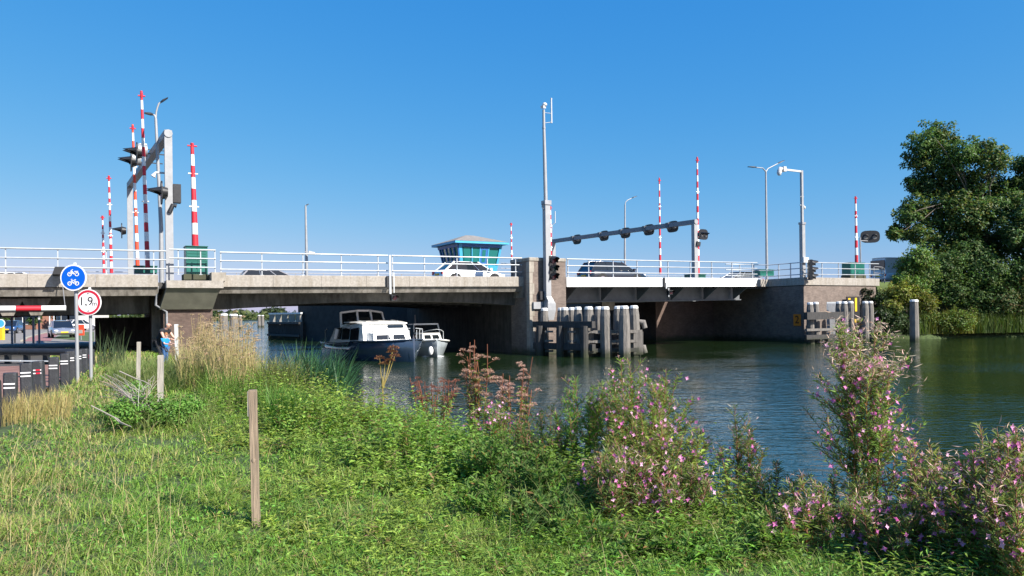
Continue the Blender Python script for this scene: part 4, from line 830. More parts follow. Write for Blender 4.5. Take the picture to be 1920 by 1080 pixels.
# ------------------------------------------------------------------ motor cruiser and small boat
def hull(mb, L_, Bm, stations, mi=0, wl=-.35):
    rings = []
    for x, hb, zd, flare, zk in stations:     # x, half beam at deck, deck height, waterline fraction, keel depth
        rings.append([(x, -hb, zd), (x, -hb * lerp(1, flare, .45), zd * .5), (x, -hb * flare, 0), (x, -hb * flare * .8, wl), (x, 0, zk), (x, hb * flare * .8, wl), (x, hb * flare, 0), (x, hb * lerp(1, flare, .45), zd * .5), (x, hb, zd)])
    return mb.loft(rings, mi, True, True, True, True)
bd = Vector((.574, -.819)); bow = atz(775, 678.5, 0); brz = math.atan2(bd.y, bd.x)
BL = 9.2
bt = thing('motor_cruiser', 'navy hulled motor cruiser with white cabin coming out from under the bridge', 'boat', (bow.x, bow.y, 0), brz)
# x measured aft from the stem: local x = -k
p = MB(); hull(p, BL, 3.1, [(-BL, 1.2, .80, .93, -.4), (-BL + 2, 1.5, .78, .94, -.45), (-4.3, 1.58, .80, .93, -.5), (-3.9, 1.58, .98, .92, -.5), (-2.6, 1.53, 1.0, .84, -.5), (-1.4, 1.28, 1.03, .68, -.5), (-.55, .82, 1.07, .44, -.45), (-.1, .36, 1.10, .2, -.4), (.1, .05, 1.12, .1, -.3)]); p.build('hull', 'hull_navy', bt)
p = MB()                                      # rubbing strake along the gunwale
for sg in (-1, 1): p.tube([(x, sg * (hb + .02), z - .02) for x, hb, z in ((-BL, 1.2, .80), (-BL + 2, 1.5, .78), (-4.3, 1.58, .80), (-3.9, 1.58, .98), (-2.6, 1.53, 1.0), (-1.4, 1.28, 1.03), (-.55, .82, 1.07), (-.1, .36, 1.10), (.1, .05, 1.12))], .035, 6)
p.build('gunwale', 'hull_navy', bt)
p = MB(); p.add([(x, sg * hb * .98, z + .015) for x, hb, z in ((-BL, 1.2, .8), (-4.3, 1.58, .8), (-3.9, 1.58, .98), (-1.4, 1.28, 1.03), (-.55, .82, 1.07), (.05, .1, 1.11)) for sg in (-1, 1)], [(2 * i, 2 * i + 2, 2 * i + 3, 2 * i + 1) for i in range(5)]); p.build('deck', 'boat_white', bt)
# forward cabin
cf, ca = -2.95, -3.5
WH = -5.55
p = MB(); p.loft([[(cf + .12, -1.34, .99), (cf + .12, 1.34, .99), (ca, 1.38, .97), (ca, -1.38, .97)], [(cf - .12, -1.29, 1.55), (cf - .12, 1.29, 1.55), (ca, 1.33, 1.62), (ca, -1.33, 1.62)], [(cf - .30, -1.22, 1.86), (cf - .30, 1.22, 1.86), (ca, 1.26, 1.92), (ca, -1.26, 1.92)]]); p.build('cabin', 'boat_white', bt)
p = MB(); rg = []
for x, w_, z in ((cf - .16, 1.30, 1.86), (cf - .9, 1.34, 1.93), (WH + .1, 1.34, 1.93)): rg.append([(x, -w_, z - .02), (x, -w_ * .96, z + .04), (x, 0, z + .10), (x, w_ * .96, z + .04), (x, w_, z - .02)])
p.loft(rg); p.build('cabin_roof', 'boat_white', bt)
for y0, y1, m in ((-1.08, -.12, 'boat_side'), (.12, 1.08, 'car_glass')): # slot windows in the front
    p = MB(); 
    fx = lambda z: cf - .12 - .18 * (z - 1.55) / .31 + .025
    n_ = 8; pts = []
    for sgn, yc in ((1, y1 - .08), (-1, y0 + .08)):
        for a in np.linspace(-math.pi / 2, math.pi / 2, 5): pts.append((yc + sgn * math.cos(a) * .08, 1.70 + math.sin(a) * sgn * .075))
    p.loft([[(fx(z), y, z) for y, z in pts], [(fx(z) + .012, y, z) for y, z in pts]]); p.build('slot_window', m, bt)
# low box on the foredeck with two dark windows
p = MB(); p.loft([[(cf + .75, -1.06, 1.0), (cf + .75, .85, 1.0), (cf + .05, .95, 1.0), (cf + .05, -1.15, 1.0)], [(cf + .6, -1.02, 1.36), (cf + .6, .8, 1.36), (cf + .02, .9, 1.42), (cf + .02, -1.1, 1.42)]]); p.build('foredeck_trunk', 'boat_white', bt)
for y0, y1 in ((-.92, -.14), (.02, .72)):
    p = MB(); f_ = lambda z: cf + .75 - .15 * (z - 1) / .36 + .012; p.loft([[(f_(1.06), y0, 1.06), (f_(1.06), y1, 1.06), (f_(1.29), y1 - .05, 1.29), (f_(1.29), y0 + .05, 1.29)], [(f_(1.06) + .02, y0, 1.06), (f_(1.06) + .02, y1, 1.06), (f_(1.29) + .02, y1 - .05, 1.29), (f_(1.29) + .02, y0 + .05, 1.29)]]); p.build('trunk_window', 'car_glass', bt)
# aft cabin sides with big windows
sa = -7.9
p = MB()
for sg in (-1, 1):
    p.loft([[(ca, sg * 1.385, .95), (sa + .5, sg * 1.41, .80), (sa + .5, sg * 1.37, .80), (ca, sg * 1.345, .95)], [(ca, sg * 1.28, 1.90), (sa + 1.0, sg * 1.26, 1.60), (sa + 1.0, sg * 1.22, 1.60), (ca, sg * 1.24, 1.90)]])
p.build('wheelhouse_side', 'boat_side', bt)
for sg in (-1, 1):
    for x0, x1 in ((ca + .1, ca - 1.0), (ca - 1.12, ca - 2.1), (ca - 2.22, ca - 3.2)):
        p = MB(); yy = lambda z: sg * (1.395 - .11 * (z - .85) / .9 + .014); q_ = [(x0, 1.04), (x1, 1.0), (x1 - .0 + (.12 if x1 < ca - 2.6 else 0), 1.6), (x0, 1.68)]
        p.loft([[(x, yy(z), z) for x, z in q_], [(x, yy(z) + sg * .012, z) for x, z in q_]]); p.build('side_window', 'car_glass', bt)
p = MB(); p.hexa([(WH + .2, -1.3, 1.70), (WH + .2, 1.3, 1.70), (WH - .55, 1.27, 1.62), (WH - .55, -1.27, 1.62), (WH + .22, -1.25, 1.86), (WH + .22, 1.25, 1.86), (WH - .52, 1.2, 1.78), (WH - .52, -1.2, 1.78)]); p.build('dashboard', 'boat_white', bt)
# windscreen: three framed panes
wx = WH - .05; yq = [-1.3, -.42, .42, 1.3]; bx = [wx - .25, wx + .02, wx + .02, wx - .25]
tx = [x - .30 for x in bx]; zb_, zt_ = 1.74, [2.46, 2.56, 2.56, 2.46]; ty = [y * .93 for y in yq]
p = MB()
for i in range(4): p.bar((bx[i], yq[i], zb_ - .1), (tx[i], ty[i], zt_[i]), .11, .11)
for i in range(3): p.bar((tx[i], ty[i], zt_[i]), (tx[i + 1], ty[i + 1], zt_[i + 1]), .1, .1); p.bar((bx[i], yq[i], zb_), (bx[i + 1], yq[i + 1], zb_), .07, .09)
p.build('windscreen_frame', 'boat_white', bt)
for i in range(3):
    p = MB(); p.add([(bx[i], yq[i], zb_), (bx[i + 1], yq[i + 1], zb_), (tx[i + 1], ty[i + 1], zt_[i + 1]), (tx[i], ty[i], zt_[i])], [(0, 1, 2, 3)]); p.build('windscreen_pane', 'car_glass', bt)
p = MB()
for sg in (-1, 1): p.tube([(-BL + .15, sg * .98, .8), (-BL + .15, sg * .98, 1.45), (-BL + .45, sg * .98, 1.52), (-BL + .75, sg * 1.12, 1.52)], .03, 6)
p.build('stern_rail', 'white_metal', bt)
p = MB()
for sg in (-1, 1):
    p.tube([(-1.8, sg * 1.32, 1.5), (-.8, sg * .95, 1.58), (0, sg * .15, 1.64)], .02, 6)
    for x, y in ((-1.8, 1.32), (-.8, .95), (0, .2)): p.tube([(x, sg * y, 1.04), (x, sg * y, 1.55)], .018, 5)
p.build('pulpit_rail', 'white_metal', bt)
p = MB(); p.tube([(cf - .05, -.8, 1.42), (cf + .2, -.75, 1.9)], .015, 5); p.tube([(cf - .5, -.9, 1.98), (cf - 1.5, -.95, 2.03)], .02, 5); p.tube([(cf - .5, .9, 1.98), (cf - 1.5, .95, 2.03)], .02, 5); p.build('grab_rail', 'white_metal', bt)
p = MB(); p.cbox(-7.8, -7.2, -.5, .4, .8, 1.35, .06); p.build('seat', 'cream_seat', bt)
lp = MB()                                     # faded white lettering at the stern
for k, h in enumerate((.2, .22, .18, .2)): lp.box(-BL + .1 + k * .2, -BL + .16 + k * .2, -1.24 - k * .03, -1.19 - k * .03, .48, .48 + h); lp.box(-BL + .1 + k * .2, -BL + .24 + k * .2, -1.24 - k * .03, -1.19 - k * .03, .46 + h, .50 + h)
lp.build('lettering', 'boat_side', bt)
# small sloop behind
bow2 = atz(819, 669, 0); L2 = 6.2
b2 = thing('white_sloop', 'small pale grey boat with low white cabin beside the cruiser bow', 'boat', (bow2.x, bow2.y, 0), math.atan2(-.95, .31))
p = MB(); hull(p, L2, 2.1, [(-L2, .8, .78, .9, -.3), (-L2 + 1.5, 1.02, .76, .9, -.35), (-2.6, 1.12, .78, .86, -.4), (-1.3, .98, .84, .62, -.4), (-.5, .62, .90, .36, -.35), (.0, .22, .95, .16, -.3), (.18, .03, .98, .05, -.2)]); p.build('hull', 'hull_pale', b2)
p = MB()
for sg in (-1, 1): p.tube([(x, sg * (y + .02), z - .03) for x, y, z in ((-L2, .8, .78), (-L2 + 1.5, 1.02, .76), (-2.6, 1.12, .78), (-1.3, .98, .84), (-.5, .62, .9), (0, .22, .95), (.18, .03, .98))], .05, 6)
p.build('rubbing_strake', 'boat_white', b2)
p = MB(); p.add([(x, sg * hb * .97, z + .0) for x, hb, z in ((-L2, .8, .78), (-2.6, 1.12, .78), (-1.3, .98, .84), (-.5, .62, .9), (.12, .06, .97)) for sg in (-1, 1)], [(2 * i, 2 * i + 2, 2 * i + 3, 2 * i + 1) for i in range(4)]); p.build('deck', 'boat_white', b2)
p = MB(); p.loft([[(-1.1, -.55, .88), (-1.1, .55, .88), (-2.6, .85, .8), (-2.6, -.85, .8)], [(-1.45, -.48, 1.22), (-1.45, .48, 1.22), (-2.6, .75, 1.3), (-2.6, -.75, 1.3)]]); p.build('cabin', 'boat_white', b2)
for y0, y1 in ((-.42, -.05), (.05, .42)):
    p = MB(); f_ = lambda z: -1.1 - .35 * (z - .88) / .34 + .012; p.loft([[(f_(.95) + e_, y0, .95), (f_(.95) + e_, y1, .95), (f_(1.16) + e_, y1 * .95, 1.16), (f_(1.16) + e_, y0 * .95, 1.16)] for e_ in (0, .015)]); p.build('cabin_window', 'car_glass', b2)
for x0, x1 in ((-1.6, -2.0), (-2.1, -2.5)):
    p = MB(); p.add([(x0, -.70 - (-1.1 - x0) * .12, .95), (x1, -.76 - (-1.1 - x1) * .06, .92), (x1, -.80, 1.2), (x0, -.66, 1.17)], [(0, 1, 2, 3)]); p.build('side_window', 'car_glass', b2)
p = MB(); p.bar((-2.6, -.75, 1.3), (-2.9, -.7, 1.75), .06, .06); p.bar((-2.6, .75, 1.3), (-2.9, .7, 1.75), .06, .06); p.bar((-2.9, -.7, 1.75), (-2.9, .7, 1.75), .06, .08); p.bar((-2.9, -.7, 1.76), (-4.4, -.75, 1.72), .06, .05); p.bar((-2.9, .7, 1.76), (-4.4, .75, 1.72), .06, .05); p.build('windscreen_frame', 'boat_white', b2)
p = MB(); p.add([(-2.6, -.7, 1.3), (-2.6, .7, 1.3), (-2.9, .66, 1.74), (-2.9, -.66, 1.74)], [(0, 1, 2, 3)]); p.build('windscreen_pane', 'car_glass', b2)
p = MB(); p.disc((-3.2, -.2, 1.45), (1, 0, .4), .2, .25, .03, 20); p.build('steering_wheel', 'white_metal', b2)
p = MB(); p.tube([(-1.0, -.6, .9), (-1.0, -.6, 1.35), (-.2, -.3, 1.45), (.2, 0, 1.5), (-.2, .3, 1.45), (-1, .6, 1.35), (-1, .6, .9)], .018, 5); p.build('pulpit_rail', 'white_metal', b2)
p = MB(); p.tube([(-L2 + .1, 0, .8), (-L2 + .0, 0, 2.3)], .025, 6); p.build('flag_staff', 'white_metal', b2)
p = MB(); p.add([(-L2 + .02, 0, 1.95), (-L2 - .15, .02, 1.75), (-L2 - .12, .01, 1.55), (-L2 + .05, 0, 1.65)], [(0, 1, 2, 3)]); p.build('flag', 'galvanised', b2)
p = MB(); p.ball((.1, -.35, .35), .14, .14, .24, 10, 7); p.build('fender_ball', 'sign_white', b2)
# foam at the two bows
fm = MB()
for bx_, dd, n_ in ((bow2, Vector((.31, -.95, 0)), 26),):
    for k in range(n_):
        a = -random.random() * 3.2; off = random.uniform(-.5, .25) + a * .16 * random.choice((-1, 1)); c = Vector((bx_.x, bx_.y, 0)) + dd * a + Vector((.95, .31, 0)) * off; r = random.uniform(.08, .28); n2 = 7
        fm.add([(c.x, c.y, .03)] + [(c.x + math.cos(q_) * r * random.uniform(.7, 1.5), c.y + math.sin(q_) * r * .5 * random.uniform(.6, 1.3), .004) for q_ in np.linspace(0, 2 * math.pi, n2, endpoint=False)], [(0, i + 1, (i + 1) % n2 + 1) for i in range(n2)])
tag(fm.build('bow_foam', 'foam_white'), kind='stuff')

# ------------------------------------------------------------------ timber fenders and mooring piles
def pile(o, c, top, r, lean=(0, 0), m='timber', cap=True, rt=None, bot=-.8):
    x, y = c; rt = rt or r * .72; n = 10; zs = [bot, 1.4, top - .45, top]; rr = [r * 1.05, r, r * .92, rt]; rings = []
    for z, q_ in zip(zs, rr): k = (z - bot) / (top - bot); rings.append([(x + lean[0] * k + math.cos(a) * q_, y + lean[1] * k + math.sin(a) * q_, z) for a in np.linspace(0, 2 * math.pi, n, endpoint=False)])
    p = MB(); p.loft(rings, 0, True, True, True, False); b = p.build('pile', m, o)
    if cap:
        p = MB(); p.loft([[(x + lean[0] + math.cos(a) * q_, y + lean[1] + math.sin(a) * q_, z) for a in np.linspace(0, 2 * math.pi, n, endpoint=False)] for z, q_ in ((top - .1, rt * 1.12), (top + .01, rt * 1.02), (top + .05, rt * .8))]); p.build('pile_cap', 'pile_cap', b)
    return b
fo = atd(1110, 640, 38.7); fe = thing('timber_fender', 'grey timber fender of capped piles standing in front of the brick pier', 'fender', (fo.x, fo.y, 0), 0, 'timber fenders')
loc = lambda x, d: (lambda v: (v.x - fo.x, v.y - fo.y))(atd(x, 640, d))
for x, d, yt in ((1020, 41.2, 579), (1052, 40.9, 578.5), (1061, 40.2, 578), (1073, 40.8, 578), (1083, 39.6, 577), (1104, 39.0, 576.5), (1122, 40.2, 576.5), (1137, 38.5, 576.5), (1158, 40.0, 575.5), (1171, 38.1, 575), (1191, 39.0, 574.5)):
    big = x in (1104, 1137, 1171, 1191); pile(fe, loc(x, d), atd(x, yt, d).z, .29 if big else .25, (random.uniform(-.05, .05), random.uniform(-.04, .04)))
A_, B_ = Vector((*loc(1003, 41.4), 0)), Vector((*loc(1114, 38.2), 0)); n_ = Vector((-.71, -.70, 0))
for yq0, yq1 in ((602, 614), (643, 655)):
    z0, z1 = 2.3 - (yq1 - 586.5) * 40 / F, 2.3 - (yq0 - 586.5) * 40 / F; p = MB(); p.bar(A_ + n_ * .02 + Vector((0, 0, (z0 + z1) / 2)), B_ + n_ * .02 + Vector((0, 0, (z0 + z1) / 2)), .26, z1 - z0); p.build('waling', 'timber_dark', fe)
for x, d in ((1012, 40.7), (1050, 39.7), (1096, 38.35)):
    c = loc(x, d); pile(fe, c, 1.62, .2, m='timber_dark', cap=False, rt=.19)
A2, B2 = Vector((*loc(1112, 38.5), 0)), Vector((*loc(1204, 38.75), 0))
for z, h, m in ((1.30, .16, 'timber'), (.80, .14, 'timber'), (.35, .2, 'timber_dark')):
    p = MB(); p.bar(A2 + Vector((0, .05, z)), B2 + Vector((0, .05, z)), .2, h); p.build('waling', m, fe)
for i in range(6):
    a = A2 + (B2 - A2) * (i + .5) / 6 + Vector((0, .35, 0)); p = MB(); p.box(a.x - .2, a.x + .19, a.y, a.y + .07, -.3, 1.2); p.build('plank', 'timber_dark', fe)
for z in (1.75, .45):
    a = Vector((*loc(1203, 39.0), 0)); p = MB(); p.tube([(a.x - .3, a.y, z + .1), (a.x + .1, a.y, z), (a.x + .18, a.y - .05, z - .3)], [.1, .17, .14], 8); p.build('rubbing_block', 'timber', fe)
p = MB(); a = Vector((*loc(1197, 38.7), 0)); p.box(a.x - .25, a.x + .25, a.y - .02, a.y + .06, .1, 1.28); p.build('end_board', 'timber', fe)
for z in (1.25, .75, .2): # cross ties with lit ends in the shaded side
    for x, d in ((1022, 40.9), (1064, 39.8), (1100, 38.9)):
        c = loc(x, d); p = MB(); p.box(c[0] - .02, c[0] + .42, c[1] - .55, c[1] - .3, z, z + .1); p.build('tie', 'timber', fe)
# grey plate seen above the piles inside the channel
P_ = atd(1141, 575, 52); o = thing('channel_sign', 'plain grey board inside the dark drawbridge channel', 'board', (P_.x, P_.y, 0), ANG)
p = MB(); p.box(-.55, .55, 0, .06, 2.45, 3.08); p.build('board', 'concrete_pale', o); p = MB(); p.box(-.06, .06, .065, .18, -1, 2.9); p.build('post', 'galvanised', o)
# right fender in front of the abutment
fo = atd(1560, 620, 50); fr = thing('timber_fender', 'timber fender with dark beam in front of the right abutment', 'fender', (fo.x, fo.y, 0), 0, 'timber fenders')
loc = lambda x, d: (lambda v: (v.x - fo.x, v.y - fo.y))(atd(x, 620, d))
for x, d, yt in ((1520, 51.4, 568), (1531, 52.4, 567.5), (1574, 52.6, 566.5), (1583, 52.0, 566.5), (1596, 53.6, 566), (1622, 53.2, 566), (1631, 54.4, 566)): pile(fr, loc(x, d), atd(x, yt, d).z, .26, (random.uniform(-.05, .05), 0))
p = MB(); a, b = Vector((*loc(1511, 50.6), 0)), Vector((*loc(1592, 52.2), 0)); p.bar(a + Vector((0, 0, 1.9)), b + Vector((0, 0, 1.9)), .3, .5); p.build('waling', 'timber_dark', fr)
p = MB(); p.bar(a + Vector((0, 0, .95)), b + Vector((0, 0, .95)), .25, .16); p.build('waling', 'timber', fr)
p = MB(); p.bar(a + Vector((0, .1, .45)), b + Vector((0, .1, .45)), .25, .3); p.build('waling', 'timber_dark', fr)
p = MB(); c = loc(1562, 53.2); p.box(c[0] - .42, c[0] + .42, c[1], c[1] + .06, .3, atd(1562, 566, 53.2).z); fdr = p.build('gate_frame', 'white_metal', fr)
p = MB(); p.box(c[0] - .36, c[0] + .36, c[1] - .02, c[1] - .004, .3, atd(1562, 567.5, 53.2).z - .05); p.build('gate_panel', 'galvanised', fdr)
# lone piles
def lone(x, yt, d, r, label, n_=1, m='timber'):
    P_ = atd(x, 620, d); o = thing('mooring_pile', label, 'mooring pile', (P_.x, P_.y, 0), 0, 'mooring piles standing in the water'); zt_ = atd(x, yt, d).z
    for k in range(n_): pile(o, ((k - (n_ - 1) / 2) * r * 1.95, .25 * (k % 2)), zt_ - .04 * (k % 2), r, rt=r * .86, m=m)
    return o
lone(1714.5, 563, 52.6, .30, 'lone thick mooring pile with rounded top in front of the far bank trees')
lone(428, 589, 63, .38, 'pair of capped piles seen through the left span', 2)
lone(447, 591, 150, .35, 'nearer pair of tiny piles far out on the lake', 2)
lone(489, 591, 165, .35, 'tiny pair of piles beside the distant fender', 2)
fo = atd(506, 620, 76); ff = thing('timber_fender', 'long dark fender with pale top boards far behind the cruiser', 'fender', (fo.x, fo.y, 0), 0, 'timber fenders')
v = atd(566, 620, 70) - fo; v.z = 0; nrm = Vector((v.y, -v.x, 0)).normalized()
for k in range(13):
    c = v * k / 12; p = MB(); p.box(c.x - .14, c.x + .14, c.y - .14, c.y + .14, -1, 1.75); p.build('pile', 'timber_dark', ff)
for z0, z1, m, off in ((1.55, 1.75, 'timber_dark', .2), (.35, .55, 'timber_dark', .2), (2.5, 2.66, 'pile_cap', .0)):
    p = MB(); p.bar(nrm * off + Vector((0, 0, (z0 + z1) / 2)), v + nrm * off + Vector((0, 0, (z0 + z1) / 2)), .22, z1 - z0); p.build('waling', m, ff)
for k in range(24):
    if k % 5 == 4: continue
    c = v * (k + .5) / 24; p = MB(); p.box(c.x - .095, c.x + .095, c.y - .04, c.y + .04, 1.76, 2.49); p.build('board', 'stake_pale', ff)
for k in range(12):
    c = v * (k + .5) / 12 + nrm * -.3; p = MB(); p.box(c.x - .26, c.x + .2, c.y - .04, c.y + .04, -.5, 1.5); p.build('back_plank', 'timber_dark' if k > 7 or k % 2 else 'stake_pale', ff)

# ------------------------------------------------------------------ yellow boards on the abutment
s0, s1 = S(1588, -.3, 580), S(1612, -.3, 580); z1_, z0_ = Z(1600, 556, -.3), Z(1600, 606, -.3)
o = thing('gauge_board', 'black water level board with yellow scale and figure 1', 'gauge board', bw(s0, -.3), ANG)
wq = s1 - s0; p = MB(); p.box(0, wq, 0, .06, z0_, z1_); p.build('board', 'ink', o)
hh = (z1_ - z0_)
for k in range(5): p = MB(); p.box(.16, .40, -.012, -.001, z1_ - .12 - k * .32, z1_ - .28 - k * .32 + .04); p.build('scale_mark', 'yellow', o)
text('figure', '1', 1.35, 'yellow', o, (wq * .70, -.008, z1_ - .66), (math.pi / 2, 0, 0), bold=.035)
text('figure', '9', .75, 'yellow', o, (.29, -.01, z0_ + .2), (math.pi / 2, 0, 0), bold=.03)
p = MB(); p.box(wq * .5, wq * .9, -.012, -.001, z0_ + .05, z0_ + .3); p.build('scale_mark', 'yellow', o)
s_, z_ = att(1498, 600, .4); o = thing('mooring_board', 'small orange board with dark number on the shaded abutment corner', 'sign', bw(sA0 - .03, .55), ANG)
p = MB(); p.box(-.03, 0, -.3, .35, z_ - .42, z_ + .42); p.build('board', 'orange', o); text('figure', '2', .8, 'ink', o, (-.036, .02, z_), (math.pi / 2, 0, -math.pi / 2))

# ------------------------------------------------------------------ road signs by the path
def sign(x, y, rpx, d, yb, label, fill, rim, name='road_sign'):
    P_ = atd(x, y, d); r = rpx * d / F; yaw = math.atan2(P_.x, -P_.y) * 0 + R(-2); xb = atd(145 if x < 150 else 170, yb, d)
    o = thing(name, label, 'road sign', (xb.x, xb.y, .7), 0, 'round signs on poles by the path'); c = Vector((P_.x - xb.x, -.09, P_.z - .7))
    p = MB(); p.disc(c, (0, -1, 0), 0, r, .012, 40); pl_ = p.build('plate', rim, o)
    p = MB(); p.disc(c + Vector((0, -.0125, 0)), (0, -1, 0), 0, r * (.9 if fill == 'sign_blue' else .955), .003, 40); p.build('face', fill, pl_)
    p = MB(); p.tube([(0, 0, -.3), (c.x, 0, c.z + r * .75)], .042, 10); p.build('pole', 'galv_pale', o)
    p = MB(); p.box(c.x - .02, c.x + .02, -.05, -.0, c.z + r - .02, c.z + r + .05); p.build('clamp', 'sign_white', o)
    return o, pl_, c, r
o, pl_, c, r = sign(142, 521, 24.5, 18.6, 655, 'round blue sign with white moped and bicycle', 'sign_blue', 'sign_white')
def cycle(cx, cz, k, moped):
    m = MB(); y = c.y - .018; B3 = lambda x0, z0, x1, z1, w_: m.bar((cx + x0 * k, y, cz + z0 * k), (cx + x1 * k, y, cz + z1 * k), .006, w_ * k)
    for sx in (-.62, .62): m.disc((cx + sx * k, y + .003, cz - .2 * k), (0, -1, 0), .24 * k, .36 * k, .006, 24)
    if moped: B3(-.62, -.2, -.3, .45, .12); B3(-.3, .45, -.05, .6, .1); B3(-.35, .3, .0, -.05, .3); B3(.0, -.1, .4, -.1, .2); B3(.2, .28, .85, .28, .12); B3(.35, .25, .6, -.1, .14)
    else: B3(-.62, -.2, -.25, .3, .09); B3(-.25, .3, .25, .3, .09); B3(.25, .3, .62, -.2, .09); B3(-.25, .2, .05, -.2, .1); B3(.05, -.2, .3, .42, .1); B3(.05, -.2, .62, -.2, .09); B3(-.25, .3, -.2, .5, .09); B3(-.4, .5, -.15, .5, .09); B3(.2, .45, .45, .45, .1)
    m.build('moped_symbol' if moped else 'bicycle_symbol', 'sign_white', pl_)
cycle(c.x, c.z + .115, .145, True); cycle(c.x, c.z - .115, .145, False)
o, pl_, c, r = sign(169.5, 567, 24.5, 19.4, 655, 'round white sign with red ring reading 1,9 m', 'sign_white', 'sign_white')
p = MB(); p.disc(c + Vector((0, -.016, 0)), (0, -1, 0), r * .755, r * .93, .003, 44); p.build('red_ring', 'sign_red', pl_)
text('lettering', '1,9', .31, 'ink', pl_, (c.x - .055, c.y - .018, c.z + .02), (math.pi / 2, 0, 0), .001); text('lettering', 'm', .17, 'ink', pl_, (c.x + .165, c.y - .018, c.z - .035), (math.pi / 2, 0, 0), .001)
for sg in (1, -1): p = MB(); p.add([(c.x - .03, c.y - .0185, c.z + sg * .235), (c.x + .03, c.y - .0185, c.z + sg * .235), (c.x, c.y - .0185, c.z + sg * .20)], [(0, 1, 2)]); p.build('arrow', 'ink', pl_)
# ------------------------------------------------------------------ black bollards with white bands
def bollard_proto():
    o = thing('bollard', '', 'bollard', (0, 0, 0), 0, 'black bollards along the path'); w_ = .105
    p = MB(); p.loft([[(-w_ + c, -w_, z), (w_ - c, -w_, z), (w_, -w_ + c, z), (w_, w_ - c, z), (w_ - c, w_, z), (-w_ + c, w_, z), (-w_, w_ - c, z), (-w_, -w_ + c, z)] for z, c in ((-.3, .03), (.86, .03), (.90, .05))] ); p.build('post', 'post_black', o)
    for z in (.645, .71): p = MB(); w2 = w_ + .003; p.box(-w2 + .02, w2 - .02, -w2, w2, z, z + .022); p.build('reflector_band', 'sign_white', o)
    return o
bpx = [((-14, 714), 11.3, 'bollard cut off by the photo edge', 0), ((19, 699), 12.6, 'scuffed bollard nearest the photo edge with pale scratches', 0), ((50.5, 681), 14.3, 'bollard with two white bands, left of the red marked one', 0), ((74.5, 677), 15.4, 'bollard with red patches on its white bands', 1), ((100, 670), 17.0, 'bollard standing between red marked one and the sign poles', 0), ((122, 663), 18.3, 'bollard just left of the blue sign pole', 0), ((133, 658), 19.6, 'bollard half hidden by the one left of the blue sign pole', 0), ((146, 656), 20.8, 'bollard standing right at the foot of the blue sign', 0), ((158, 654), 21.9, 'bollard between the feet of the two signs', 0), ((168.5, 655), 22.2, 'last bollard at the right, with a small red mark', 1)]
proto = bollard_proto(); CH.clear()
for i, ((x, y), d, lab, redm) in enumerate(bpx):
    P_ = atd(x, y, d); b = proto if i == 0 else dup(proto); b.location = (P_.x, P_.y, P_.z - .90); b.rotation_euler = (R(random.uniform(-1.5, 1.5)), R(random.uniform(-2, 2)), R(20 + random.uniform(-8, 8))); b['label'] = lab; k = .9 + .12 * random.random(); b.scale = (k, k, 1)
    if redm:
        for z in (.64, .705): p = MB(); p.box(-.02, .07, -.111, .111, z, z + .032); p.build('red_mark', 'sign_red', b)
# black guard rail across the path end
P0, P1 = atd(-40, 655, 27), atd(142, 655, 25.6); gr = thing('guard_rail', 'long black double guard rail with a white line across the path end', 'guard rail', (P0.x, P0.y, 0), 0); v = P1 - P0; v.z = 0
for z, h, m in ((1.16, .24, 'black_plastic'), (.84, .04, 'white_paint'), (.62, .2, 'black_plastic')):
    for a, b in ((0, .455), (.46, 1)):
        p = MB(); q0, q1 = v * a + Vector((0, 0, z)), v * b + Vector((0, 0, z)); p.tube([q0, q1], h / 2, 12) if h > .1 else p.bar(q0, q1, .1, h); p.build('rail' if h > .1 else 'white_line', m, gr)
for k in range(5): c = v * (k + .3) / 5; p = MB(); p.box(c.x - .08, c.x + .08, c.y + .18, c.y + .34, .4, 1.2); p.build('post', 'black_plastic', gr)
# ------------------------------------------------------------------ wooden stakes
def stake(x, yt, yb, d, wpx, label, m, group='wooden stakes in the grass', lean=0, name='wooden_stake'):
    P_ = atd(x, yt, d); w_ = wpx * d / F; gz = float(ground_z(np.array([P_.x]), np.array([P_.y]))[0]); o = thing(name, label, 'stake', (P_.x, P_.y, gz - .1), R(14), group); h = P_.z - gz + .1; hw = w_ / 2 / 1.16
    p = MB(); rg = []
    for z, k in ((0, 1), (h * .3, .97), (h * .55, 1.0), (h * .8, .98), (h - .012, 1.0), (h, .93)):
        q_ = hw * k; dx = lean * (1 - z / h) + random.uniform(-.002, .002); rg.append([(dx - q_, -q_, z), (dx + q_, -q_, z), (dx + q_, q_, z), (dx - q_, q_, z)])
    p.loft(rg); p.build('shaft', m, o); return o, h, hw
o, h, hw = stake(473.5, 731, 995, 5.75, 17, 'tallest wooden stake in front, pale notched top, standing in the grass', 'stake_wood', lean=.018)
p = MB(); p.box(-hw - .006, -hw + .012, -hw * .8, hw * .9, h - .2, h - .01); p.build('pale_chip', 'stake_pale', o)
p = MB(); p.ball((.004, -hw, h * .53), hw * .6, .004, .02, 8, 5); p.build('knot', 'stake_wood', o)
stake(301.5, 666, 730, 13.5, 11, 'short square stake right of the thin pale one', 'stake_pale', lean=-.02)
stake(260.5, 641, 700, 16.5, 7, 'thin pale stake left of the square one', 'stake_pale', lean=-.03)
stake(330.5, 608, 665, 23.5, 7.5, 'white painted stake beside the man and child', 'white_metal', lean=.03)
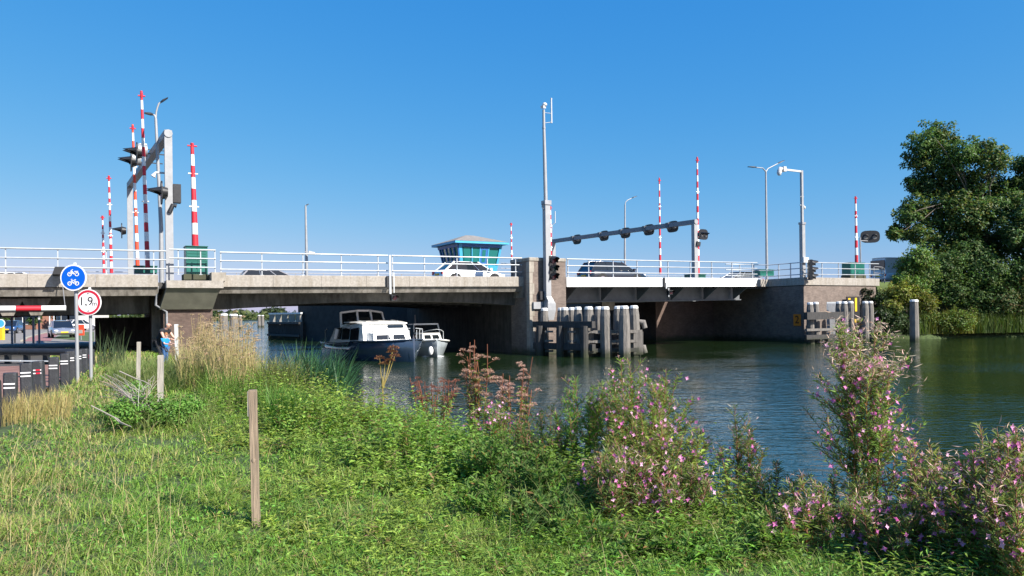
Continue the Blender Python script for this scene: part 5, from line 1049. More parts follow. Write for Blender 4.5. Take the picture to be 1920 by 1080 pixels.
# small things on the pavement beyond the underpass
P_ = atd(4, 632, 58); o = thing('yellow_bollard', 'yellow bollard with round blue sign at the left edge', 'bollard', (P_.x, P_.y, .73))
p = MB(); p.cbox(-.16, .16, -.12, .12, 0, 1.05, .03); p.build('post', 'yellow', o); p = MB(); p.disc((0, -.125, 1.28), (0, -1, 0), 0, .34, .03, 24); d_ = p.build('sign_plate', 'sign_white', o); p = MB(); p.disc((0, -.157, 1.28), (0, -1, 0), 0, .28, .004, 24); p.build('sign_face', 'turquoise', d_)
P_ = atd(28, 640, 50); o = thing('path_post', 'thin dark post on the bicycle path beyond the bridge', 'post', (P_.x, P_.y, .73)); p = MB(); p.tube([(0, 0, 0), (0, 0, .75)], .05, 8); p.build('shaft', 'black_plastic', o); p = MB(); p.tube([(0, 0, .75), (0, 0, .79)], .06, 8); p.build('cap', 'black_plastic', o)
P_ = atd(152, 630, 55); o = thing('warning_sign', 'small orange sign on the verge between the two sign poles', 'sign', (P_.x, P_.y, .73)); p = MB(); p.tube([(0, 0, 0), (0, 0, .5)], .04, 8); p.build('post', 'galvanised', o); p = MB(); p.cbox(-.24, .24, -.04, .04, .35, 1.15, .02); p.build('plate', 'orange_red', o); p = MB(); p.box(-.14, .14, -.055, -.041, .5, .75); p.build('panel', 'stake_pale', o)
for i, x in enumerate((93, 101, 107, 111)):
    P_ = atd(x, 600, 105 + i * 4); o = thing('flagpole', 'white flagpole beyond the underpass, %s' % ('leftmost of four', 'second of four', 'third of four', 'rightmost of four')[i], 'flagpole', (P_.x, P_.y, .7), 0, 'white flagpoles'); p = MB(); p.tube([(0, 0, 0), (0, 0, 5)], [.09, .06], 8); p.build('pole', 'white_metal', o); p = MB(); p.ball((0, 0, 5.05), .1); p.build('finial', 'white_metal', o)
def house(x0, x1, d, h, label, mw, mr):
    a, b = atd(x0, 600, d), atd(x1, 600, d); w_ = b.x - a.x; o = thing('house', label, 'house', (a.x, a.y, .6), 0, 'houses beyond the underpass'); D = 8
    p = MB(); p.box(0, w_, 0, D, 0, h); p.build('wall', mw, o)
    p = MB(); p.loft([[(-.3, -.4, h), (w_ + .3, -.4, h), (w_ + .3, D + .4, h), (-.3, D + .4, h)], [(-.3, D / 2 - .05, h + 3), (w_ + .3, D / 2 - .05, h + 3), (w_ + .3, D / 2 + .05, h + 3), (-.3, D / 2 + .05, h + 3)]]); p.build('roof', mr, o)
    n = max(2, int(w_ / 3))
    for k in range(n):
        c = w_ * (k + .5) / n; p = MB(); p.box(c - .7, c + .7, -.06, .02, .9, 2.3); f = p.build('window', 'white_paint', o); p = MB(); p.box(c - .6, c + .6, -.09, -.061, 1.0, 2.2); p.build('pane', 'car_glass', f)
    p = MB(); p.box(.3, 1.2, -.05, .02, 0, 2.1); p.build('door', 'cabinet_green', o)
house(26, 62, 118, 3.2, 'dark brick house front at the left behind the far height bar', 'house_brick', 'tile_red')
house(68, 96, 135, 4.2, 'white low house left of the flagpoles', 'house_white', 'roof_grey')
house(118, 140, 110, 4.5, 'white gabled house right of the flagpoles', 'house_white', 'tile_red')
house(142, 164, 150, 3.4, 'long white building behind the parked cars', 'house_white', 'roof_grey')
house(-60, 20, 130, 3.2, 'brick building at the photo edge behind dark blue car', 'house_brick', 'roof_grey')
# ------------------------------------------------------------------ trees and shrubs on the far bank
def clump_leaves(V, c, r, n, col, ln, squash=.85, var=.35, tipc=None):
    d = rdir(n); k = rng.uniform(.25, 1, n) ** .45; bump = 1 + .28 * np.sin(d[:, 0] * 5 + c[0]) * np.cos(d[:, 2] * 6 + c[2]) + .16 * np.sin(d[:, 1] * 9 + c[1] * 2)
    p = np.array(c) + d * (r * k * bump)[:, None] * np.array([1, 1, squash]); nr = d * .6 + np.array([0, 0, .55]) + rng.normal(0, .45, (n, 3)); nr /= np.linalg.norm(nr, axis=1, keepdims=True)
    t = rng.normal(0, 1, (n, 3)); t -= nr * (t * nr).sum(1, keepdims=True); cc = jit(col, n, var, .12)
    if tipc is not None: m = rng.random(n) < .22; cc[m] = jit(tipc, int(m.sum()), .3)
    V.leaves(p, t, nr, rng.uniform(.7, 1.3, n) * ln, rng.uniform(.5, .75, n) * ln, cc)
def limb(V, a, b, r0, r1, col=(.085, .075, .06), k=6, wob=.25, n=6):
    a, b = np.array(a, float), np.array(b, float); t = np.linspace(0, 1, k)[:, None]; L_ = np.linalg.norm(b - a); pts = a + (b - a) * t + rng.normal(0, wob * L_ * .06, (k, 3)) * np.sin(t * math.pi) + np.array([0, 0, .08 * L_]) * np.sin(t * math.pi); V.stem(pts, r0, r1, col, n)
def tree(label, base, d, clumps, col, ln=.26, dens=95, trunk_r=.28, tipc=None, name='tree', group='trees on the far bank', fork=.35):
    B_ = np.array(base, float); o = thing(name, label, 'tree', tuple(base), 0, group); V, T = VEG(), VEG(); cs = []
    for (x, y, rp) in clumps:
        dd = d + rng.uniform(-.5, .9) * 2.4; p = atd(x, y, dd); r = rp * dd / F * .88; cs.append((np.array(p), r))
        clump_leaves(V, p, r, int(dens * (r * 1.6) ** 2 * 4), np.array(col) * rng.uniform(.75, 1.3), ln, tipc=tipc if rng.random() < .55 else None)
        for k in range(9):                     # sprigs breaking the outline
            dv = rdir(1, -.4, 1)[0]; clump_leaves(V, np.array(p) + dv * r * rng.uniform(.95, 1.42), r * rng.uniform(.2, .36), int(dens * .42), np.array(col) * rng.uniform(.8, 1.4), ln, tipc=tipc)
    top = max(c[0][2] for c in cs); H = top - B_[2]; f_ = B_ + np.array([0, 0, H * fork]); limb(T, B_ - np.array([0, 0, .3]), f_, trunk_r, trunk_r * .7, n=8)
    apex = max(cs, key=lambda q_: q_[0][2])[0]; limb(T, f_, apex, trunk_r * .7, .05, k=8)
    for c, r in cs[::3]: limb(T, f_ + (apex - f_) * rng.uniform(.1, .5) + np.array([0, -.6, 0]), c + np.array([rng.uniform(-.5, .5) * r, -r * 1.02, rng.uniform(-.3, .6) * r]), .07, .02, (.20, .17, .13), k=7, n=5)
    for c, r in cs: m = f_ + (apex - f_) * rng.uniform(.0, .5); limb(T, m, c, trunk_r * .35, .025)
    V.build('crown', 'crown', o, base); T.build('trunk', 'leaf', o, base); return o
G0 = 1.0
P_ = atd(1850, 560, 63); tree('big dark green tree at the right with branches reaching over the bridge end', (P_.x, P_.y, G0), 62,
    [(1735, 268, 30), (1766, 258, 28), (1722, 300, 24), (1760, 305, 40), (1800, 290, 34), (1838, 288, 30), (1866, 300, 26), (1745, 350, 36), (1795, 345, 46), (1845, 345, 44), (1715, 345, 20), (1712, 392, 27), (1698, 408, 20), (1755, 400, 42), (1810, 405, 52), (1860, 395, 44), (1895, 372, 28), (1690, 436, 20), (1678, 440, 13), (1722, 440, 26), (1770, 455, 44), (1830, 465, 52), (1880, 450, 44), (1750, 510, 34), (1800, 525, 44), (1860, 530, 46)], (.072, .128, .034), .25, 84, .34, (.16, .17, .04))
P_ = atd(1945, 560, 61); tree('tree at the right photo edge behind the big dark one', (P_.x, P_.y, G0), 60, [(1918, 310, 24), (1935, 340, 40), (1905, 350, 16), (1940, 400, 50), (1912, 440, 34), (1950, 470, 55), (1915, 510, 36), (1990, 400, 70), (1990, 500, 70), (1935, 560, 34)], (.064, .115, .036), .26, 88, .26, (.12, .14, .04))
T = VEG()
def shrub(label, x, ybase, d, clumps, col, ln=.2, dens=150, tipc=None, group='shrubs on the far bank', gz=.9):
    P_ = atd(x, ybase, d); o = thing('shrub', label, 'shrub', (P_.x, P_.y, gz), 0, group); V, S_ = VEG(), VEG()
    for (cx, cy, rp) in clumps:
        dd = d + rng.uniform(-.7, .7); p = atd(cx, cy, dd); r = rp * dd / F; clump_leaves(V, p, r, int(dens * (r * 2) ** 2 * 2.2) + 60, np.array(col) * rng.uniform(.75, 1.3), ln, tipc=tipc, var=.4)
        limb(S_, (P_.x, P_.y, gz - .2), p, .05, .012, (.12, .10, .07), n=4)
        for k in range(4): q_ = np.array(p) + rdir(1, .2, 1)[0] * r * 1.25; limb(S_, p, q_, .02, .006, (.12, .10, .07), k=4, n=3); clump_leaves(V, q_, r * .25, 14, np.array(col) * 1.2, ln, tipc=tipc)
    V.build('foliage', 'leaf', o, (P_.x, P_.y, gz)); S_.build('stem', 'leaf', o, (P_.x, P_.y, gz)); return o
shrub('bright green bush in front of the white van', 1702, 600, 57.5, [(1700, 500, 20), (1722, 480, 22), (1690, 525, 16), (1735, 510, 26), (1715, 540, 24)], (.11, .19, .04), .2, 150, (.14, .17, .04))
shrub('yellowish green shrub on the bank right of the abutment', 1690, 610, 56.0, [(1668, 552, 14), (1690, 548, 20), (1712, 560, 22), (1675, 575, 16), (1735, 570, 22)], (.15, .18, .03), .18, 160, (.17, .15, .03))
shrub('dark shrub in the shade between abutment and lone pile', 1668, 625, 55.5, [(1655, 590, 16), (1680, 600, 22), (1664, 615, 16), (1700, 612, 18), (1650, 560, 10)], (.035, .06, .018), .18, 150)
shrub('large mid green bush below the big dark tree', 1800, 600, 60, [(1770, 500, 34), (1815, 480, 38), (1850, 510, 40), (1785, 545, 34), (1835, 555, 40), (1745, 545, 24)], (.072, .132, .036), .2, 150, (.12, .16, .042))
shrub('dark leafy bush at the right photo edge on the bank', 1895, 615, 60, [(1875, 560, 36), (1912, 550, 40), (1895, 600, 26), (1925, 600, 30)], (.07, .12, .032), .18, 150, (.13, .10, .03))
shrub('low green bush overhanging the waterline at far bank', 1770, 625, 58, [(1745, 600, 20), (1772, 608, 20), (1800, 600, 24), (1725, 605, 14)], (.11, .17, .035), .16, 170, (.13, .14, .03))
shrub('small bush on the bare edge near the right photo side', 1855, 628, 59, [(1850, 612, 16), (1878, 615, 14), (1836, 606, 16)], (.09, .145, .04), .15, 170, (.12, .13, .04))
# ivy hanging down the abutment end
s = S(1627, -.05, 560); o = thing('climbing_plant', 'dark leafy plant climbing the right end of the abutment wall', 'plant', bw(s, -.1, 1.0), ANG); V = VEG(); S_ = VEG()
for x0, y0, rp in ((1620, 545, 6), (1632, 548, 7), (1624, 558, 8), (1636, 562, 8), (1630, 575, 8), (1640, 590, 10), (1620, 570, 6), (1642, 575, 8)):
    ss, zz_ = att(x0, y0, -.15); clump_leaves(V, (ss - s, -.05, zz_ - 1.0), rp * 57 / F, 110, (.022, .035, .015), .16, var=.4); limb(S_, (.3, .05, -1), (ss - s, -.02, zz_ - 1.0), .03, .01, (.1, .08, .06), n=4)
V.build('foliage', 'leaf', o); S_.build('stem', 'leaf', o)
# reeds and tall weeds along the far waterline
V = VEG(); n = 5200; xr = rng.uniform(1722, 1945, n); dr_ = 57.2 + (xr - 1722) / 220 * 1.9 + rng.uniform(-.5, 2.2, n); px_ = (xr - CX) / F * dr_; pos = np.stack([px_, dr_, np.full(n, .35)], 1); hh = rng.uniform(.7, 2.0, n) * (.55 + .75 * lump(px_, dr_, .8, 2)); yel = np.clip(1.4 - np.abs(xr - 1790) / 40, 0, 1)[:, None] * (rng.random((n, 1)) < .6)
V.blades(pos, hh, np.full(n, .07), rng.uniform(0, 6.28, n), rng.uniform(.05, .45, n), jit((.075, .115, .025), n, .4) * (1 - yel) + jit((.24, .22, .035), n, .3) * yel, 2); tag(V.build('reeds', 'blade'), kind='stuff')
# far shore
V = VEG(); n = 9000; x_ = rng.uniform(-300, 60, n); y_ = rng.uniform(460, 640, n); m = (y_ > 425 + (x_ + 320) * .41); x_, y_ = x_[m], y_[m]; n = len(x_); h = np.where(rng.random(n) < .25, rng.uniform(2, 9, n) * lump(x_, y_, .035, 1) + 1, rng.uniform(.4, 3.0, n)); nr = rdir(n, .2, 1); t = rng.normal(0, 1, (n, 3)); t -= nr * (t * nr).sum(1, keepdims=True)
V.leaves(np.stack([x_, y_, h], 1), t, nr, rng.uniform(2, 4.5, n), rng.uniform(1.5, 3, n), jit((.075, .10, .03), n, .35)); tag(V.build('reed_shore', 'leaf'), kind='stuff')
for i, (x, rp, hgt, lab) in enumerate(((418, 30, 6, 'distant tree clump at the left of the lake gap'), (455, 26, 6.5, 'distant rounded tree clump behind the tiny piles'), (498, 20, 7, 'distant dark tree above the reed shore by the fender'), (522, 12, 8, 'distant single tree right of the others on the lake shore'), (395, 30, 5, 'distant tree clump hidden partly by the left pillar'))):
    P_ = atd(x, 592, 560); o = thing('distant_tree', lab, 'tree', (P_.x, P_.y, .4), 0, 'trees on the lake shore'); V, T = VEG(), VEG()
    for k in range(5): clump_leaves(V, (rng.uniform(-1, 1) * rp * .28, rng.uniform(-2, 2), hgt * rng.uniform(.5, .95)), hgt * .42, 240, (.05, .075, .035), 1.3)
    limb(T, (0, 0, 0), (0, 0, hgt * .8), .4, .1); V.build('crown', 'crown', o); T.build('trunk', 'leaf', o)
for i, (x, y, rp, d, lab) in enumerate(((112, 592, 8, 120, 'round green tree between the flagpoles beyond the underpass'), (98, 594, 7, 128, 'green tree left of the flagpoles beyond the underpass'), (66, 597, 7, 112, 'dark hedge tree by the far height bar'), (8, 596, 9, 118, 'tree behind the dark blue car at left'), (82, 596, 6, 126, 'small tree beside the white low house'))):
    P_ = atd(x, y, d); o = thing('tree', lab, 'tree', (P_.x, P_.y, .6), 0, 'trees beyond the underpass'); V, T = VEG(), VEG(); r = rp * d / F * 1.8
    for k in range(5): clump_leaves(V, (rng.uniform(-1, 1) * r * .6, rng.uniform(-1, 1) * r * .6, P_.z - .6 + rng.uniform(-.3, .8) * r), r * .75, 260, (.06, .11, .03), .35)
    limb(T, (0, 0, -.1), (0, 0, P_.z - .6 + r * .4), .14, .04); V.build('crown', 'crown', o); T.build('trunk', 'leaf', o)

# ------------------------------------------------------------------ meadow grass and low herbs on the near bank
def bankpts(n, d0, d1, emin, emax, ps=.12, u0=-.98, u1=.98):
    k = int(n * 3.2); u = rng.uniform(u0, u1, k); d = d0 * (d1 / d0) ** rng.random(k); x, y = u * d, d; e = inland(x, y); m = (e > emin) & (e < emax) & ((pathside(x, y) > ps) | (y > 25.2) & (x > -.62 * y)); x, y, e = x[m][:n], y[m][:n], e[m][:n]
    return x, y, ground_z(x, y), e
def az_wind(n): return rng.normal(.9, 1.5, n)
x, y, z, e = bankpts(265000, 2.2, 34, .0, 60); n = len(x); gap = np.clip((lump(x, y, 4.4, 31) * .6 + lump(x, y, 9.5, 33) * .4 - .36) * 7, .3, 1); keep = rng.random(n) < gap; x, y, z, e = x[keep], y[keep], z[keep], e[keep]; n = len(x); L1, L2 = lump(x, y, .8, 1), lump(x, y, 2.2, 4)
h = (.035 + .06 * L1 + .19 * np.clip(lump(x, y, 3.6, 17) - .42, 0, 1) ** 1.1 + .05 * L2) * rng.uniform(.6, 1.4, n) * (1 + .8 * np.clip((y - 11) / 8, 0, 1.2)); dry = (rng.random(n) < .06 + .30 * np.clip(lump(x, y, .55, 9) - .5, 0, 1) + .25 * (pathside(x, y) < 1.4))
c = jit((.150, .29, .038), n, .55, .14); c2 = jit((.29, .35, .075), n, .4, .1); mixk = (np.clip(L2 * 1.3 - .25 + rng.normal(0, .22, n), 0, 1))[:, None]; c = c * (1 - mixk) + c2 * mixk; dk = np.clip(lump(x, y, 1.7, 14) * 1.6 - .75, 0, 1)[:, None] * .55; c = c * (1 - dk) + jit((.06, .15, .035), n, .3) * dk; c[dry] = jit((.42, .34, .15), int(dry.sum()), .3, .06)
V = VEG(); V.blades(np.stack([x, y, z - .01], 1), h, np.maximum(.0055, .00118 * y) * rng.uniform(.7, 1.4, n), az_wind(n), rng.uniform(.35, 1.4, n), c, 3); tag(V.build('grass', 'blade'), kind='stuff')
# clover, plantain and other broad leaves in the turf
x, y, z, e = bankpts(95000, 2.2, 22, .1, 40); n = len(x); sel = rng.random(n) < (.15 + .8 * lump(x, y, 1.3, 6) ** 2) * np.clip((lump(x, y, 4.4, 31) * .6 + lump(x, y, 9.5, 33) * .4 - .36) * 7, .1, 1); x, y, z, e = x[sel], y[sel], z[sel], e[sel]; n = len(x)
nr = np.stack([rng.normal(0, .5, n), rng.normal(0, .5, n), np.ones(n)], 1); nr /= np.linalg.norm(nr, axis=1, keepdims=True); t = rng.normal(0, 1, (n, 3)); t -= nr * (t * nr).sum(1, keepdims=True)
V = VEG(); V.leaves(np.stack([x, y, z + rng.uniform(.02, .13, n)], 1), t, nr, rng.uniform(.014, .038, n) * (1 + y / 14), rng.uniform(.007, .018, n) * (1 + y / 14), jit((.13, .25, .042), n, .55, .18)); tag(V.build('clover', 'leaf'), kind='stuff')
# tall seeding grass stalks
x, y, z, e = bankpts(3800, 3.2, 30, .2, 30); n = len(x); sel = rng.random(n) < .09 + .8 * (pathside(x, y) < 2.2) + .4 * (y > 13); x, y, z = x[sel], y[sel], z[sel]; n = len(x); V = VEG()
V.blades(np.stack([x, y, z], 1), rng.uniform(.2, .5, n), np.maximum(.0024, .0007 * y), az_wind(n), rng.uniform(.2, 1.3, n), jit((.42, .36, .17), n, .3), 4, tip=(.48, .38, .22)); tag(V.build('seed_stalks', 'dry'), kind='stuff')
# nettles and mixed herbs thickening towards the water: upright leafy stems in patches, low between them
x, y, z, e = bankpts(17000, 3.0, 22, .15, 5.0, u0=-.42, u1=.86); n = len(x); pt = lump(x, y, 1.15, 8); wz = np.clip((e - .2) / 1.1, 0, 1) * np.clip((5.0 - e) / 2.2, 0, 1); near = np.clip((y - 5) / 4 + .9 * np.clip(x / y * 3.2, 0, 1), .35, 1)
sel = rng.random(n) < np.clip(.12 + 1.3 * (pt - .25), 0, 1) * (.25 + .75 * wz); x, y, z, e, pt, wz, near = [q_[sel] for q_ in (x, y, z, e, pt, wz, near)]; n = len(x); tone = lump(x, y, .75, 11); kind = lump(x, y, .6, 21)
H_ = (.11 + .62 * wz * np.clip(pt * 1.4 - .2, 0, 1)) * near * rng.uniform(.6, 1.25, n); V = VEG(); W_ = VEG(); K = 13; lean = rng.normal(0, .18, (n, 2)); az0 = rng.uniform(0, 6.28, n)
V.blades(np.stack([x, y, z - .03], 1), H_ * 1.03, np.maximum(.006, .0007 * y), az0, rng.uniform(.05, .45, n), jit((.17, .19, .06), n, .4), 3)
c0 = jit((.125, .27, .042), n, .5, .14) * (1 - tone[:, None]) + jit((.30, .36, .07), n, .4) * tone[:, None]; br = rng.random(n) < .07; c0[br] = jit((.24, .19, .08), int(br.sum()), .35)
for k in range(K):
    f_ = (k + rng.random(n)) / K; a = az0 + k * 2.4 + rng.normal(0, .5, n); pos = np.stack([x + lean[:, 0] * H_ * f_, y + lean[:, 1] * H_ * f_, z + H_ * f_], 1); dr = np.stack([np.cos(a), np.sin(a), rng.uniform(-.3, .55, n)], 1); nr = np.stack([-np.cos(a) * .3, -np.sin(a) * .3, np.ones(n)], 1) + rng.normal(0, .25, (n, 3)); ln = (.035 + .065 * rng.random(n)) * (1.15 - .6 * f_) * (1 + y / 26); nar = np.where(kind > .55, .2, .42); V.leaves(pos, dr, nr, ln, ln * nar, c0 * rng.uniform(.7, 1.3, (n, 1)), .12)
tag(V.build('bank_herbs', 'leaf'), kind='stuff')
# grass stems lying over the waterline
x, y, z, e = bankpts(12000, 3.0, 24, -.25, 1.6, u0=-.45, u1=.86); n = len(x); V = VEG(); V.blades(np.stack([x, y, z - .03], 1), rng.uniform(.12, .42, n) * np.clip(y / 8, .5, 1.3), np.maximum(.005, .0009 * y), rng.normal(.3, 1.2, n), rng.uniform(.3, 1.3, n), jit((.14, .215, .045), n, .4), 3); tag(V.build('edge_grass', 'blade'), kind='stuff')

# ------------------------------------------------------------------ single plants
GZ1 = lambda x, y: float(ground_z(np.array([x]), np.array([y]))[0])
def spots_on(P, n): k = rng.random(n) * (len(P) - 1); i = k.astype(int); f_ = (k - i)[:, None]; return P[i] * (1 - f_) + P[np.minimum(i + 1, len(P) - 1)] * f_, (P[np.minimum(i + 1, len(P) - 1)] - P[i])
FLM = []
for col in ((.80, .27, .56), (.72, .19, .47), (.88, .50, .72), (.84, .36, .62)):     # four petals round a pale middle, facing -y, petals one unit long
    V = VEG(); a = np.arange(4) * math.pi / 2 + .4; V.leaves(np.zeros((4, 3)), np.stack([np.cos(a), np.full(4, -.55), np.sin(a)], 1), np.tile([0, -1., 0], (4, 1)), np.ones(4), np.full(4, .66), jit(col, 4, .12, .05), .22); V.leaves(np.array([[0, -.1, 0]]), np.array([[0, -1., 0]]), np.array([[1., 0, 0]]), np.array([.5]), np.array([.3]), np.array([(.8, .75, .7)]))
    t_ = V.build('flower', 'leaf'); FLM.append(t_.data); bpy.data.objects.remove(t_)
def willowherb(label, base, H, spread, nst, leafc=(.14, .225, .045), flowers=60, fluff=0, podc=(.44, .27, .22), branch=8, stemc=(.30, .15, .08), lean=(0, 0), upright=.5, name='willowherb', group='willowherb plants along the bank', leafd=125, leafw=.0085):
    bx, by = base; bz = max(GZ1(bx, by), -.12) - .05; b0 = np.array([bx, by, bz]); o = thing(name, label, 'plant', (bx, by, bz), 0, group); St, Lf, Pd, Fl, Fu = VEG(), VEG(), VEG(), VEG(), VEG()
    tips = []
    for i in range(nst):
        a = rng.uniform(0, 6.28); r = spread * math.sqrt(rng.random()); hh = H * (1 - .38 * (r / spread) ** 1.6) * rng.uniform(.86, 1.02); p0 = b0 + np.array([math.cos(a), math.sin(a), 0]) * r * .28; p1 = b0 + np.array([math.cos(a) * r + lean[0], math.sin(a) * r + lean[1], hh])
        t = np.linspace(0, 1, 8)[:, None]; mid = p0 * (1 - upright) + p1 * upright; mid[2] = b0[2] + hh * .55; P = (1 - t) ** 2 * p0 + 2 * t * (1 - t) * mid + t ** 2 * p1 + rng.normal(0, .008, (8, 3)); St.stem(P, .006, .0022, np.array(stemc) * rng.uniform(.8, 1.25), 4); chains = [(P, .18)]
        for k in range(branch):
            f_ = .30 + .65 * (k + rng.random()) / branch; q0 = P[0] + 0; idx = f_ * 7; i0 = int(idx); q0 = P[i0] * (1 - idx + i0) + P[min(i0 + 1, 7)] * (idx - i0); a2 = rng.uniform(0, 6.28); ln = (.26 * (1.1 - f_) + .08) * rng.uniform(.7, 1.3) * (H / 1.4); q1 = q0 + np.array([math.cos(a2) * ln * .75, math.sin(a2) * ln * .75, ln * rng.uniform(.45, 1.0)]); tt = np.linspace(0, 1, 5)[:, None]; Q = q0 + (q1 - q0) * tt + np.array([0, 0, -.06 * ln]) * np.sin(tt * math.pi); St.stem(Q, .0034, .0016, np.array(stemc) * rng.uniform(.8, 1.3), 3); chains.append((Q, .0))
        for Q, f0 in chains:
            L_ = np.linalg.norm(np.diff(Q, axis=0), axis=1).sum(); nl = max(4, int(L_ * leafd)); pos, tan = spots_on(Q, nl); tan /= np.linalg.norm(tan, axis=1, keepdims=True) + 1e-9
            keep = pos[:, 2] > b0[2] + f0 * H; pos, tan = pos[keep], tan[keep]; nl = len(pos)
            if not nl: continue
            rad = rdir(nl, -.3, .6); d = rad + tan * .7; hf = ((pos[:, 2] - b0[2]) / H)[:, None]; c = jit(np.array(leafc) * 1.42, nl, .35, .1) * (1 - .35 * hf) + jit((.25, .27, .075), nl, .3) * .35 * hf; old = (rng.random(nl) < .05 * (1.4 - hf[:, 0])); c[old] = jit((.30, .15, .06), int(old.sum()), .3)
            Lf.leaves(pos, d, np.cross(tan, rad) + rng.normal(0, .4, (nl, 3)) + np.array([0, 0, .6]), rng.uniform(.03, .075, nl), rng.uniform(.7, 1.3, nl) * leafw, c, .1)
            npd = int(L_ * 22); pos, tan = spots_on(Q[len(Q) // 2:], npd); d = tan / (np.linalg.norm(tan, axis=1, keepdims=True) + 1e-9) * 1.0 + rdir(npd, -.1, .8) * .75; Pd.leaves(pos, d, rdir(npd), rng.uniform(.03, .065, npd), np.full(npd, .0035), jit(podc, npd, .4, .15), .3); tips.append(Q[-1]); tips.append(Q[-2])
    tips = np.array(tips)
    def flower(c, s, v):
        q = FLM[v]; f_ = bpy.data.objects.new('flower', q); C.objects.link(f_); f_.parent = o; f_.location = np.array(c) - b0; f_.scale = (s, s, s); f_.rotation_euler = (rng.uniform(-.8, .3), rng.uniform(-3, 3), rng.uniform(-.8, .8))
    for k in range(flowers):
        c = tips[rng.integers(len(tips))] + rng.normal(0, .03, 3); c[1] -= .02; flower(c, rng.uniform(.017, .0255), rng.integers(4))
    if fluff:
        n = fluff; hi = tips[np.argsort(-tips[:, 2])[:max(6, len(tips) // 3)]]; c = hi[rng.integers(len(hi), size=n)] + rng.normal(0, .035, (n, 3)); d = rdir(n, -.3, 1); Fu.leaves(c, d, rdir(n), rng.uniform(.03, .08, n), np.full(n, .005), jit((.60, .46, .36), n, .25, .08), .4); Fu.build('seed_fluff', 'dry', o, b0)
    St.build('stem', 'leaf', o, b0); Lf.build('leaves', 'bush_leaf', o, b0); Pd.build('pods', 'bush_leaf', o, b0)
    return o
at_ = lambda x, d: ((x - CX) / F * d, d)
willowherb('broad flowering willowherb in the middle, with yellowish upright top', at_(1195, 7.3), 1.62, .55, 34, flowers=190, fluff=160, branch=8)
willowherb('leafy left side shoot of the middle willowherb, few flowers', at_(1085, 7.5), 1.3, .34, 13, (.12, .25, .04), flowers=14, fluff=0, branch=7)
willowherb('low flowering willowherb in front of the middle plant', at_(1230, 6.3), 1.0, .55, 28, (.16, .21, .05), flowers=150, fluff=40, branch=7)
willowherb('tallest willowherb with pale fluffy seed top before the abutment', at_(1614, 5.6), 2.06, .23, 12, (.14, .22, .055), flowers=170, fluff=1300, branch=15, upright=.25, leafd=110)
willowherb('bushy lower willowherb around the foot of the tallest one', at_(1560, 5.3), .62, .42, 18, (.14, .20, .055), flowers=40, fluff=60, branch=7)
willowherb('short willowherb between the tallest plant and the right edge', at_(1708, 5.2), .95, .24, 13, (.17, .21, .06), flowers=60, fluff=80, branch=7)
willowherb('dense pink willowherb at the lower right corner', at_(1880, 4.4), 1.0, .46, 36, (.15, .20, .055), flowers=290, fluff=420, branch=8)
willowherb('slender dark willowherb standing alone against the water', at_(1385, 6.7), 1.2, .2, 9, (.075, .13, .035), flowers=22, fluff=30, branch=7)
willowherb('small pale pink willowherb left among the green herbs', at_(915, 8.6), .85, .3, 14, (.15, .25, .05), flowers=80, fluff=50, branch=6)
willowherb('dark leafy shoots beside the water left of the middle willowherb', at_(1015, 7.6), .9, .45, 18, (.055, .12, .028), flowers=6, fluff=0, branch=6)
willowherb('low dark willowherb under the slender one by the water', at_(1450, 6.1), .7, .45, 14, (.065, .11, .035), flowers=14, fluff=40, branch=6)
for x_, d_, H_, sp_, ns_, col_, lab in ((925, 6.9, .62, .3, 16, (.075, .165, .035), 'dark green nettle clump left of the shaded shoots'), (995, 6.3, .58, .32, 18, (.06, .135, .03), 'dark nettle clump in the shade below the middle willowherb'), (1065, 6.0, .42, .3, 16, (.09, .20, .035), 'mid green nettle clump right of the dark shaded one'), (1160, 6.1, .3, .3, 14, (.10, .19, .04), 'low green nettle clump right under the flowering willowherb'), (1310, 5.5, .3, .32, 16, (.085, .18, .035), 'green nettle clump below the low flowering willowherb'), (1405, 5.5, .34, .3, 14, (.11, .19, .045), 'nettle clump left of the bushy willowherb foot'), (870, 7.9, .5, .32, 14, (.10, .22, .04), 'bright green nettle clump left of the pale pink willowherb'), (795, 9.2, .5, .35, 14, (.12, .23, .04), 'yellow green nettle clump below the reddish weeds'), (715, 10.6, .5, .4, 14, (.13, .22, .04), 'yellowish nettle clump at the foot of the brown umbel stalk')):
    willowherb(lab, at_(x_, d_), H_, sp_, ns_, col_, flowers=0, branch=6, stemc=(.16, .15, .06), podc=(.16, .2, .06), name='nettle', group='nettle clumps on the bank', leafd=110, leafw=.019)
for x_, d_, H_, sp_, ns_, col_, lab in ((905, 5.9, .36, .3, 16, (.09, .19, .035), 'low nettle clump beside the bluish white flower heads'), (1010, 5.45, .4, .3, 18, (.06, .135, .03), 'dark low weeds around the bent bare stems'), (1085, 5.2, .3, .28, 14, (.11, .22, .04), 'low weeds right of the bent bare stems at the bottom edge'), (1200, 5.0, .24, .28, 14, (.075, .155, .03), 'dark weeds at the bottom edge below the middle willowherb'), (1285, 4.9, .26, .28, 16, (.10, .21, .04), 'weeds left of the yellow flowers at the bottom edge'), (1430, 5.0, .36, .28, 16, (.12, .22, .045), 'weeds right of the yellow flowers at the bottom edge')):
    willowherb(lab, at_(x_, d_), H_, sp_, ns_, col_, flowers=0, branch=6, stemc=(.16, .15, .06), podc=(.16, .2, .06), name='nettle', group='nettle clumps on the bank', leafd=110, leafw=.017)
